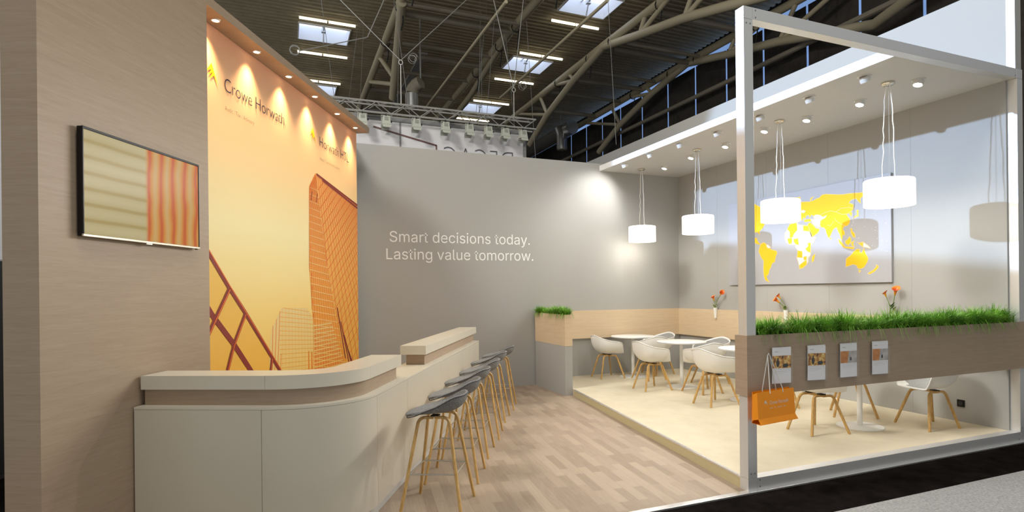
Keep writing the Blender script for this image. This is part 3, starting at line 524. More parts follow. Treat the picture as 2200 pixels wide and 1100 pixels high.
strokes(pr, face_r, [(3.42, 3.222, 4.87, 3.035), (3.60, 3.18, 4.87, 2.99)], 0.030, bf(7), 6)
for dx in (3.245, 3.40): pr.sheet([(dx, 2.86), (dx + 0.035, 2.98), (dx + 0.05, 2.98), (dx + 0.015, 2.86)], bf(7), 6)
for k in range(6): pr.sheet([(3.22 + 0.012 * k, 2.3 - 0.17 * k), (3.235 + 0.012 * k, 2.3 - 0.17 * k), (3.235 + 0.012 * k, 2.23 - 0.17 * k), (3.22 + 0.012 * k, 2.23 - 0.17 * k)], bf(7), 5)
# steel lattice of the glass roof
band(pr, [(0.86, 2.36), (1.468, 1.755), (1.738, 1.509), (2.403, 0.866), (2.75, 0.5)], 0.052, bf(8), 6)
band(pr, [(0.86, 1.86), (1.20, 1.506), (1.531, 1.22), (1.808, 0.946), (2.3, 0.45)], 0.062, bf(8), 6)
for a in ([(1.468, 1.755), (1.199, 1.427), (0.9, 1.05)], [(1.738, 1.509), (1.531, 1.22), (1.425, 0.997), (1.15, 0.4)], [(2.251, 1.011), (2.2, 0.8), (2.05, 0.4)]):
    band(pr, a, 0.050, bf(9), 6); band(pr, [(x + 0.006, z - 0.012) for x, z in a], 0.012, bf(10), 5)
band(pr, [(0.86, 2.385), (1.475, 1.775), (2.41, 0.885), (2.75, 0.52)], 0.010, bf(10), 5)
pr.build('skyline_print', PM, ban)
for nm, x0, txt, wd_, sub, sw in (('lettering', 1.415, 'Crowe Horwath', 1.155, 'Audit / Tax / Advisory', 0.51), ('lettering', 3.522, 'Horwath HTL', 1.005, 'Hotel, Tourism and Leisure', 0.65)):
    lettering(nm, txt, M['ink'], lambda x, z, o: (x - B0, -0.0075, z), wd_, 0.128, x0, 3.604, ban, offset=-0.012)
    lettering('tagline', sub, M['ink'], lambda x, z, o: (x - B0, -0.0075, z), sw, 0.043, x0 + 0.005, 3.425, ban, offset=-0.02)
MB().lathe([(0.010, 0), (0.013, 0)], 14).build('registered_mark', M['ink'], ban, loc=(2.59 - B0, -0.0075, 3.61)).rotation_euler = (pi / 2, 0, 0)
for xa in (1.217, 3.325):
    MB().sheet([(xa + (x - 0.42) * 0.186, 3.592 + z * 0.196) for x, z in CHEVRON], bf(12)).build('logo', M['yellow'], ban)

dl = None
for i, d in enumerate((1.133, 1.82, 2.497, 3.173, 3.877, 4.557)):
    lab = ('round recessed downlight in the header, %s above the orange banner' %
           ('nearest the screen wall', 'second from the screen wall', 'third from the screen wall', 'fourth from the screen wall', 'fifth from the screen wall', 'last one at the far end')[i])
    if dl is None:
        dl = thing('downlight', lab, 'ceiling light', LW(d, 0.1, 4.13), AL, 'downlights in the banner header')
        MB().lathe([(0.030, -0.001), (0.030, -0.006), (0.043, -0.006), (0.046, 0.0)], 28).build('trim_ring', M['chrome'], dl, smooth=True)
        MB().lathe([(0.0001, -0.0035), (0.030, -0.0035)], 28).build('lens', M['warm_lens'], dl)
    else:
        dl = dup(dl, LW(d, 0.1, 4.13), AL, lab)
    at_light(None, 'SPOT', 'downlight_beam', 75, (1.0, 0.74, 0.42), LW(d, 0.085, 4.115), LW(d, 0.12, 3.0), spot_size=rad(92), spot_blend=1.0, shadow_soft_size=0.045)

# ================================================================== television on the oak wall
tv = thing('television', 'flat wall television with blurred beige and orange picture on the oak wall', 'television', LW(0.077, -0.002, 2.065), AL)
MB().box(-0.50, 0.50, -0.012, 0.0, 0.12, 0.55).build('wall_bracket', M['black_matt'], tv)
b = MB().box(-0.565, 0.565, -0.045, -0.012, 0.0, 0.672); b.build('casing', M['black'], tv, bevel=0.004)
b = MB()
for x0, x1, z0, z1 in ((-0.566, 0.566, 0.656, 0.673), (-0.566, -0.554, 0.014, 0.673), (0.554, 0.566, 0.014, 0.673)): b.box(x0, x1, -0.050, -0.044, z0, z1)
b.build('bezel', M['black'], tv, bevel=0.003)
MB().box(-0.566, 0.566, -0.052, -0.040, -0.002, 0.014).build('bottom_strip', mat('silver_tv_strip', (0.75, 0.68, 0.58), 0.3, 0.7), tv, bevel=0.003)
MB().box(-0.554, 0.554, -0.0465, -0.0452, 0.014, 0.656).build('screen', M['screen'], tv)
MB().prism([(-0.03, -0.050), (0.03, -0.050), (0.02, -0.04), (-0.02, -0.04)], -0.010, 0.002).build('logo_bump', M['steel'], tv)
MB().box(0.535, 0.55, -0.045, -0.03, -0.008, 0.0).build('sensor', M['black'], tv)

# ================================================================== reception counter and bar
def counter_path(y_end, off, x_start=-2.747, y_start=None, n=28):
    A = Vector((x_start, 4.014 + (x_start + 2.747) * -0.062)); S1 = Vector((-1.847, 3.958)); S2 = Vector((-1.199, 4.47)); Cn = Vector((-1.238, 3.920))
    bd = Vector((0.0715, 0.9974)).normalized()
    pts = [A, S1]; tags = [0, 1]
    for k in range(1, n):
        t = k / n; a = S1 + (Cn - S1) * 0.56; c = S2 + (Cn - S2) * 0.56
        pts.append(S1 * (1 - t) ** 3 + a * 3 * t * (1 - t) ** 2 + c * 3 * t * t * (1 - t) + S2 * t ** 3)
    pts.append(S2); pts.append(S2 + bd * ((y_end - S2.y) / bd.y))
    out = []
    for i, p in enumerate(pts):
        d = (pts[min(i + 1, len(pts) - 1)] - pts[max(i - 1, 0)]).normalized()
        out.append((p + Vector((-d.y, d.x)) * off))
    return out
def ribbon(pa, pb): return [(p.x, p.y) for p in pa] + [(p.x, p.y) for p in reversed(pb)]
RC = Vector((-1.9, 4.2, 0)); BC = Vector((-1.15, 7.2, 0))
def rel(poly, c): return [(x - c.x, y - c.y) for x, y in poly]
def seg(path, i0, i1, gap=0.0018):
    q = [p.copy() for p in path[i0:i1 + 1]]
    q[0] += (q[1] - q[0]).normalized() * gap; q[-1] += (q[-2] - q[-1]).normalized() * gap
    return q
rc = thing('reception_counter', 'curved cream lacquered reception counter with oak recess joined to the screen wall', 'counter', G(RC.x, RC.y), PSI)
N = 28
def P(off, xs=-2.747, ye=5.28): return counter_path(ye, off, xs)
for i0, i1 in ((0, 1), (1, 1 + N), (1 + N, 2 + N)):
    MB().prism(rel(ribbon(seg(P(0), i0, i1), seg(P(0.02), i0, i1)), RC), 0.08, 0.912).build('front_panel', M['lacquer'], rc, smooth=True)
MB().prism(rel(ribbon(P(0.022), P(0.33)), RC), 0.075, 0.914).build('carcass', M['gap'], rc)
MB().prism(rel(ribbon(P(0.0), P(0.34)), RC), 0.914, 0.931).build('ledge', M['lacquer_top'], rc, smooth=True)
MB().prism(rel(ribbon(P(0.028), P(0.30)), RC), 0.0, 0.075).build('plinth', mat('plinth_white', (0.55, 0.54, 0.52), 0.5), rc)
MB().prism(rel(ribbon(P(0.078, -2.725, 5.20), P(0.29, -2.725, 5.20)), RC), 0.931, 1.043).build('recess_band', M['oak'], rc, smooth=True)
for i0, i1 in ((0, 1), (1, 1 + N), (1 + N, 2 + N)):
    MB().prism(rel(ribbon(seg(P(0.05, -2.735, 5.265), i0, i1, 0.0012), seg(P(0.325, -2.735, 5.265), i0, i1, 0.0012)), RC), 1.043, 1.138).build('countertop', M['lacquer_top'], rc, smooth=True)
bc = thing('bar_counter', 'long straight cream bar with raised top beside the row of grey stools', 'counter', G(BC.x, BC.y), PSI)
bd = Vector((0.0715, 0.9974)).normalized(); bn = Vector((-bd.y, bd.x)); S2 = Vector((-1.199, 4.47))
def bp(y, off): return S2 + bd * ((y - S2.y) / bd.y) + bn * off
def bq(y0, y1, o0, o1): return rel([(p.x, p.y) for p in (bp(y0, o0), bp(y1, o0), bp(y1, o1), bp(y0, o1))], BC)
for y0, y1 in ((5.284, 6.60), (6.604, 7.90), (7.904, 9.20)):
    MB().prism(bq(y0, y1, 0, 0.02), 0.08, 0.912).build('front_panel', M['lacquer'], bc, bevel=0.0015)
MB().prism(bq(5.281, 9.19, 0.022, 0.33), 0.075, 0.914).build('carcass', M['gap'], bc)
MB().prism(bq(5.281, 9.20, 0.0, 0.34), 0.914, 0.931).build('ledge', M['lacquer_top'], bc, bevel=0.0015)
MB().prism(bq(5.281, 9.19, 0.028, 0.30), 0.0, 0.075).build('plinth', bpy.data.materials['plinth_white'], bc)
MB().prism(bq(6.20, 9.19, 0.085, 0.28), 0.931, 1.043).build('recess_band', M['oak'], bc)
MB().prism(bq(6.13, 9.26, 0.05, 0.325), 1.043, 1.138).build('countertop', M['lacquer_top'], bc, bevel=0.002)

# ================================================================== bar stools
def bucket(a, yb, yf, hfn, seat, power, flare, nt=40, nr=12, inset=0.0, tmax=1.0):
    # moulded bucket: superellipse plan, rim height hfn(angle from front), quarter-ellipse walls
    vs = [(0, (yf + yb) * 0.5 * 0 + 0.0, seat + inset)]; fs = []
    for r in range(1, nr + 1):
        t = r / nr * tmax
        for k in range(nt):
            th = 2 * pi * k / nt                       # 0 = front (+y)
            ce, se = cos(th), sin(th); e = 2 / power
            X = a * math.copysign(abs(se) ** e, se); Y = (yf if ce > 0 else yb) * math.copysign(abs(ce) ** e, ce)
            h = hfn(abs(th if th <= pi else 2 * pi - th))
            w = max(h / 0.2, 0.0); w = min(1, w)
            pf = sin(t * pi / 2) ** 0.78 * (1 - 0.05 * w * (1 - t)); pz = (1 - cos(t * pi / 2)) ** flare
            s = (1 - inset / max(a, 0.1) * min(1, max(h, 0) / 0.1) * t)
            vs.append((X * pf * s, Y * pf * s, seat + h * pz + inset * (1 - 0.6 * t)))
    for k in range(nt): fs.append((0, 1 + k, 1 + (k + 1) % nt))
    for r in range(nr - 1):
        for k in range(nt):
            b = (k + 1) % nt; fs.append((1 + r * nt + k, 1 + (r + 1) * nt + k, 1 + (r + 1) * nt + b, 1 + r * nt + b))
    m = MB(); m.add(vs, fs); return m, vs[1 + (nr - 1) * nt:]
def sstep(a, b, x):
    t = min(1, max(0, (x - a) / (b - a))); return t * t * (3 - 2 * t)
def finish(o, th, sub=1):
    s = o.modifiers.new('thickness', 'SOLIDIFY'); s.thickness = th; s.offset = -1
    if sub: d = o.modifiers.new('smooth', 'SUBSURF'); d.levels = sub; d.render_levels = sub
def legset(parent, rear, front, topf, z_top, wood, rad_=0.05, sec=(0.030, 0.019)):
    # two bent-wood arches, each split at its middle into its front leg and its rear leg
    for s in (-1, 1):
        for (fx, fy) in ((front[0] * s, front[1]), (rear[0] * s, rear[1])):
            tx, ty = fx * topf, fy * topf
            d = Vector((fx - tx, fy - ty, -z_top)).normalized(); top = Vector((tx, ty, z_top))
            inner = Vector((tx * 1.0, ty * 0.04, z_top)); hd = (inner - top).normalized()
            pts = [Vector((fx, fy, 0))]
            pts.append(Vector((fx, fy, 0)) - d * (z_top * 0.5))
            for k in range(7):
                t = k / 6; p0 = top + d * rad_; p2 = top + hd * rad_
                pts.append(p0 * (1 - t) ** 2 + top * 2 * t * (1 - t) + p2 * t * t)
            pts.append(inner)
            MB().tube(pts, 0.01, flat=sec).build('leg', wood, parent, smooth=True)
stool_labels = ['grey felt bar stool on oak legs nearest the viewer, first of the row',
                'grey felt bar stool directly behind the nearest one in the row at the bar',
                'grey felt bar stool third from the near end of the row at the bar',
                'grey felt bar stool third from the grey back wall in the row at the bar',
                'grey felt bar stool second from the grey back wall in the row at the bar',
                'grey felt bar stool last in the row, closest to the grey back wall']
def make_stool():
    t = thing('bar_stool', stool_labels[0], 'bar stool', group='bar stools along the counter')
    def h(a): return -0.022 + 0.150 * sstep(0.85, 2.5, a) + 0.02 * sstep(0.5, 1.0, a)
    m, rim = bucket(0.235, 0.235, 0.235, h, 0.752, 2.5, 1.2)
    o = m.build('seat', M['felt'], t, smooth=True); finish(o, 0.020)
    MB().tube([(x * 1.002, y * 1.002, z - 0.008) for x, y, z in rim], 0.004, 6, closed=True).build('piping', M['piping'], t, smooth=True)
    MB().box(-0.115, -0.045, -0.03, 0.03, 0.728, 0.738).box(0.045, 0.115, -0.03, 0.03, 0.728, 0.738).build('seat_bracket', M['black_matt'], t)
    legset(t, (0.225, -0.235), (0.250, 0.235), 0.50, 0.725, M['ash'], 0.055, (0.030, 0.022))
    f = 1 - (1 - 0.50) * 0.30 / 0.725
    q = [(0.250 * f, 0.235 * f, 0.30), (-0.250 * f, 0.235 * f, 0.30), (-0.225 * f, -0.235 * f, 0.30), (0.225 * f, -0.235 * f, 0.30)]
    q = [(x * 0.96, y * 0.96, z) for x, y, z in q]
    for i in range(4): MB().tube([q[i], q[(i + 1) % 4]], 0.0055, 8).build('footrest_rod', M['rod'], t, smooth=True)
    return t
st0 = make_stool()
for i, (x, y) in enumerate(((-0.765, 4.665), (-0.725, 5.405), (-0.690, 6.180), (-0.630, 6.920), (-0.590, 7.810), (-0.515, 8.600))):
    rz = rad(90 - 4 + (-3, 1, 0, 2, -1, 1)[i]) + PSI          # local +y (front) points to the bar
    if i == 0: st0.location = G(x, y); st0.rotation_euler = (0, 0, rz)
    else: dup(st0, G(x, y), rz, stool_labels[i])
# ================================================================== portal frame of the seating area
pf = thing('portal_frame', 'square brushed steel portal frame around the front of the seating area', 'frame', PR, AR)
def bolts(mb, pts, y):
    for x, z in pts: mb.lathe([(0.0001, 0.0), (0.008, 0.0), (0.007, 0.003), (0.0001, 0.003)], 12, (0, 0, 0), 1)
for x0 in (0.0, 3.822):
    MB().box(x0, x0 + 0.098, 0, 0.098, 0, 0.103).box(x0, x0 + 0.098, 0, 0.098, 0.105, 3.965).box(x0, x0 + 0.098, 0, 0.098, 3.967, 4.07).build('post', M['steel'], pf, bevel=0.0015)
MB().box(0.100, 3.820, 0, 0.098, 3.97, 4.07).build('top_beam', M['steel'], pf, bevel=0.0015)
MB().box(0.100, 3.820, 0, 0.098, 0.004, 0.105).build('bottom_beam', M['steel'], pf, bevel=0.0015)
for x, z in ((0.03, 3.93), (0.07, 3.93), (0.13, 4.05), (0.13, 3.99), (0.03, 0.145), (0.07, 0.145), (0.125, 0.085), (0.125, 0.03), (3.79, 0.085), (3.79, 0.03), (3.85, 0.15), (3.89, 0.15), (3.79, 3.99)):
    o = MB().lathe([(0.0001, 0.003), (0.006, 0.003), (0.007, 0.0)], 12).build('bolt', M['steel_dark'], pf, loc=(x, 0.0, z)); o.rotation_euler = (pi / 2, 0, 0)

# ================================================================== planters
def blades(name, n, box, z, hmin, hmax, lean, label, loc, rz, droop=0.10, wdt=0.0035, seed=1):
    rnd = random.Random(seed); b = MB(); x0, x1, y0, y1 = box
    clumps = max(3, int((x1 - x0 + y1 - y0) * 7))
    cl = [(rnd.uniform(x0, x1), rnd.uniform(y0, y1), rnd.uniform(0.75, 1.15)) for _ in range(clumps)]
    for i in range(n):
        if rnd.random() < 0.75:
            cx, cy, cs = rnd.choice(cl); x = min(x1, max(x0, rnd.gauss(cx, 0.045))); y = min(y1, max(y0, rnd.gauss(cy, 0.025)))
            dx, dy = x - cx + rnd.gauss(0, 0.02), y - cy + rnd.gauss(0, 0.02)
        else:
            x, y, cs = rnd.uniform(x0, x1), rnd.uniform(y0, y1), 0.8; dx, dy = rnd.gauss(0, 0.03), rnd.gauss(0, 0.03)
        ang = math.atan2(dy, dx) + rnd.gauss(0, 0.5); ln = rnd.uniform(hmin, hmax) * cs; le = lean * rnd.uniform(0.2, 1.3)
        dr = rnd.random() < droop
        ca, sa = cos(ang), sin(ang); pts = []
        if x1 - x0 > 1 and x < x0 + 0.16: ca = abs(ca)
        if x1 - x0 > 1 and x > x1 - 0.16: ca = -abs(ca)
        for k in range(5):
            t = k / 4
            out = ln * le * (t ** 1.6) * (1.5 if dr else 1.0); up = ln * (t - (0.42 if not dr else 1.15) * le * t ** 2.4)
            if dr: up = ln * (0.55 * sin(t * 2.0) - 0.85 * t ** 2.2); out = ln * 0.75 * t
            pts.append((x + ca * out, y + sa * out, z + up))
        w = wdt * rnd.uniform(0.6, 1.2); vs = []
        for k, p in enumerate(pts):
            ww = w * (1 - 0.85 * (k / 4) ** 2); vs += [(p[0] - sa * ww, p[1] + ca * ww, p[2]), (p[0] + sa * ww, p[1] - ca * ww, p[2])]
        b.add(vs, [(2 * k, 2 * k + 1, 2 * k + 3, 2 * k + 2) for k in range(4)])
    o = b.build(name, M['grass'], None, loc, rz, smooth=True)
    tag(o, label, 'grass'); o['kind'] = 'stuff'; return o
pl = thing('planter_box', 'long oak planter trough spanning the front frame, carrying four brochure holders', 'planter', RW(1.96, 0, 0.80), AR)
X0, X1 = -0.012 - 1.96, 3.945 - 1.96
def trough(x0, x1, y0, y1, z0, z1, th, m, parent):
    b = MB().box(x0, x1, y0, y0 + th, z0, z1).box(x0, x1, y1 - th, y1, z0, z1).box(x0, x0 + th, y0 + th, y1 - th, z0, z1).box(x1 - th, x1, y0 + th, y1 - th, z0, z1).box(x0 + th, x1 - th, y0 + th, y1 - th, z0, z0 + th)
    return b.build('box', m, parent)
trough(X0, X1, -0.013, 0.130, 0.0, 0.507, 0.011, M['oak'], pl)
MB().box(0.10 - 1.96, 3.82 - 1.96, 0.0, 0.117, 0.46, 0.49).build('soil', M['soil'], pl)
blades('grass', 11000, (0.125, 3.80, 0.004, 0.118), 1.285, 0.13, 0.25, 1.0, 'long band of lush green grass growing in the front planter trough', PR, AR, 0.10, seed=3)
ps = thing('planter_box', 'narrow grey and oak planter box standing against the back wall at the platform edge', 'planter', RW(0.664, 5.31, 0), AR)
MB().box(-0.066, 0.066, -0.625, 0.592, 0.0, 0.80).build('base', M['grey_wall'], ps)
trough(-0.068, 0.068, -0.627, 0.592, 0.80, 1.31, 0.012, M['oak_light'], ps)
MB().box(-0.056, 0.056, -0.615, 0.58, 1.26, 1.29).build('soil', M['soil'], ps)
blades('grass', 3200, (0.61, 0.72, 4.72, 5.86), 1.285, 0.10, 0.215, 0.9, 'short tuft of green grass in the narrow planter at the back wall', PR, AR, 0.12, seed=8)

# ================================================================== tub chairs
chair_spec = [  # u, v, facing (deg, 0 = toward the right wall), label
    (1.872, 5.548, 0, 'white tub chair beside the narrow grass planter, back toward the bar'),
    (1.850, 4.115, 0, 'white tub chair at the second table from the back, its back toward the bar'),
    (1.930, 2.700, 2, 'white tub chair left of the steel post, its back toward the bar'),
    (1.896, 0.990, -4, 'white tub chair whose wooden legs show below the planter beside the orange bag'),
    (2.450, 5.020, 88, 'white tub chair facing the table by the back wall, its back to the front planter'),
    (2.420, 3.530, 87, 'white tub chair just left of the steel post, its back to the front planter'),
    (2.550, 2.210, 88, 'white tub chair hidden behind the brochures, only one leg seen beneath the planter'),
    (2.990, 5.530, 181, 'white tub chair with grey lining nearest the corner of the two walls'),
    (3.060, 4.120, 182, 'white tub chair with grey lining below the leftmost wall vase'),
    (3.000, 1.430, -127, 'white tub chair turned diagonally behind the white table foot seen under the planter'),
    (3.240, 0.610, 167, 'white tub chair with grey seat pad under the planter beside the black wall socket')]
def make_chair(label):
    t = thing('tub_chair', label, 'chair', group='tub chairs in the seating area')
    def h(a): return 0.012 + 0.185 * sstep(0.62, 1.02, a) + 0.145 * max(0, (a - 0.95) / (pi - 0.95))
    m, rim = bucket(0.285, 0.265, 0.265, h, 0.440, 2.9, 1.15, nt=48, nr=14)
    o = m.build('shell', M['shell'], t, smooth=True); finish(o, 0.011)
    m, rim2 = bucket(0.285, 0.265, 0.262, lambda a: h(a) - 0.006, 0.440, 2.9, 1.15, nt=48, nr=14, inset=0.009, tmax=0.985)
    o = m.build('upholstery', M['felt_light'], t, smooth=True); finish(o, 0.006)
    MB().tube([(x, y, z + 0.001) for x, y, z in rim], 0.0065, 8, closed=True).build('rim', M['shell'], t, smooth=True)
    MB().box(-0.13, 0.13, -0.014, 0.014, 0.398, 0.420).build('cross_bar', M['ash'], t)
    MB().box(-0.12, -0.05, -0.03, 0.03, 0.420, 0.431).box(0.05, 0.12, -0.03, 0.03, 0.420, 0.431).build('seat_bracket', M['black_matt'], t)
    legset(t, (0.180, -0.228), (0.245, 0.228), 0.52, 0.410, M['ash'], 0.05, (0.028, 0.024))
    return t
c0 = make_chair(chair_spec[0][3])
for i, (u, v, a, lab) in enumerate(chair_spec):
    rz = AR + rad(a - 90); loc = RW(u, v, 0.1)
    if i == 0: c0.location = loc; c0.rotation_euler = (0, 0, rz)
    else: dup(c0, loc, rz, lab)

# ================================================================== tables
tb0 = None
for (u, v, lab) in ((2.36, 5.44, 'round white pedestal table at the back wall'),
                    (2.43, 4.09, 'round white pedestal table second from the back wall'),
                    (2.54, 2.72, 'round white pedestal table partly hidden by the steel post'),
                    (2.53, 0.935, 'round white pedestal table whose disc foot shows below the front planter')):
    if tb0 is None:
        tb0 = thing('pedestal_table', lab, 'table', RW(u, v, 0.1), AR, 'round tables in the seating area')
        MB().lathe([(0.0001, 0.725), (0.375, 0.725), (0.397, 0.730), (0.40, 0.736), (0.40, 0.748), (0.397, 0.75), (0.0001, 0.75)], 64).build('tabletop', M['table_white'], tb0, smooth=True)
        MB().lathe([(0.029, 0.012), (0.029, 0.715), (0.11, 0.716), (0.11, 0.725), (0.0001, 0.725)], 28).build('column', M['table_white'], tb0, smooth=True)
        MB().lathe([(0.0001, 0.0), (0.248, 0.0), (0.25, 0.003), (0.245, 0.008), (0.05, 0.013), (0.0001, 0.013)], 56).build('foot_disc', M['table_white'], tb0, smooth=True)
    else: dup(tb0, RW(u, v, 0.1), AR, lab)

# ================================================================== pendant lamps
pd0 = None
for i, (v, lab) in enumerate(((5.50, 'white drum pendant lamp farthest back, near the grey back wall'), (3.89, 'white drum pendant lamp second from the back wall'),
                 (2.17, 'white drum pendant lamp in front of the left part of the yellow world map'), (0.625, 'largest and nearest white drum pendant lamp, at the right edge of the map'))):
    loc = RW(2.63, v, 2.60)
    if pd0 is None:
        pd0 = thing('pendant_lamp', lab, 'pendant lamp', loc, AR, 'drum pendant lamps')
        MB().lathe([(0.243, 0.004), (0.250, 0.0), (0.252, 0.01), (0.252, 0.275), (0.245, 0.288), (0.225, 0.292)], 56).build('shade', M['shade'], pd0, smooth=True)
        MB().lathe([(0.0001, 0.012), (0.244, 0.012)], 48).build('diffuser', M['diffuser'], pd0)
        MB().lathe([(0.0001, 0.285), (0.226, 0.291)], 48).build('top_plate', M['white_paint'], pd0)
        MB().lathe([(0.0001, 1.37), (0.066, 1.37), (0.068, 1.352), (0.050, 1.338), (0.0001, 1.335)], 32).build('canopy', M['chrome'], pd0, smooth=True)
        rnd = random.Random(5)
        for s in (-1, 1):
            pts = []
            for k in range(14):
                tt = k / 13; sp = 0.022 + 0.055 * (1 - tt) ** 0.6
                pts.append((rnd.gauss(0, 0.002), s * sp + (rnd.gauss(0, 0.004) if 0 < k < 13 else 0), 0.29 + 1.05 * tt))
            MB().tube(pts, 0.0048, 8).build('cord', M['cord'], pd0, smooth=True)
        MB().tube([(0.015, 0.0, 0.285), (0.01, 0.0, 1.34)], 0.002, 6).build('steel_wire', M['wire'], pd0)
        MB().tube([(0.03 + 0.06 * cos(a), 0.05 * sin(a), 0.297 + 0.012 * (1 + sin(3 * a))) for a in [k * 0.42 for k in range(15)]], 0.0055, 7).build('cord_loop', M['cord'], pd0, smooth=True)
    else: dup(pd0, loc, AR, lab)
    at_light(None, 'POINT', 'pendant_glow', 11, (1.0, 0.93, 0.82), RW(2.63, v, 2.50), None, shadow_soft_size=0.12)

# ================================================================== ceiling spotlights
order = ['nearest the back wall', 'second from the back wall', 'third from the back wall', 'fourth from the back wall', 'third from the front frame', 'second from the front frame', 'nearest the front frame']
sp0 = None
SP1 = ((2.09, 5.24), (2.07, 4.41), (2.12, 3.67), (2.20, 2.92), (2.20, 2.09), (2.21, 1.31), (2.21, 0.59))
SP2 = ((2.88, 5.11), (2.80, 4.25), (2.81, 3.42), (2.72, 2.52), (2.84, 1.90), (2.90, 1.17), (2.87, 0.44))
for row, (spots, tilt, who) in enumerate(((SP1, -24, 'outer row along the ceiling edge'), (SP2, 18, 'inner row beside the pendant cords'))):
    for i, (u, v) in enumerate(spots):
        lab = 'white ceiling spotlight in the %s, %s' % (who, order[i])
        loc = RW(u, v, 3.97)
        if sp0 is None or i == 0:
            sp0 = thing('ceiling_spotlight', lab, 'spotlight', loc, AR, 'spotlights in the ' + who)
            MB().lathe([(0.0001, 0.0), (0.072, 0.0), (0.072, -0.006), (0.0001, -0.006)], 28).build('mounting_plate', M['spot_body'], sp0, smooth=True)
            ct, stt = cos(rad(tilt)), sin(rad(tilt))
            def tl(m): m.v = [(x * ct + z * stt, y, -x * stt + z * ct - 0.004) for x, y, z in m.v]; return m
            tl(MB().lathe([(0.0001, 0.0), (0.050, 0.0), (0.054, -0.02), (0.052, -0.058), (0.043, -0.060), (0.041, -0.052)], 28)).build('housing', M['spot_body'], sp0, smooth=True)
            tl(MB().lathe([(0.0001, -0.053), (0.041, -0.053)], 24)).build('lens', M['lens'], sp0)
        else: sp0 = dup(sp0, loc, AR, lab)
        if row == 0:
            tgt = RW(u + 0.75, v + 0.15, 0.1); en = 54
            if i == 0: tgt = RW(1.85, 5.954, 3.35); en = 46
            if i == 1: tgt = RW(1.6, 5.954, 2.6)
        else:
            tgt = RW(u - 4.5, v - 0.6, 1.2); en = 150
        at_light(None, 'SPOT', 'spot_beam', en, (1.0, 0.98, 0.94) if row == 0 else (1.0, 0.965, 0.90), RW(u + (0.03 if row == 0 else -0.025), v, 3.885), tgt, spot_size=rad(95 if row == 0 else 78), spot_blend=0.8, shadow_soft_size=0.035)

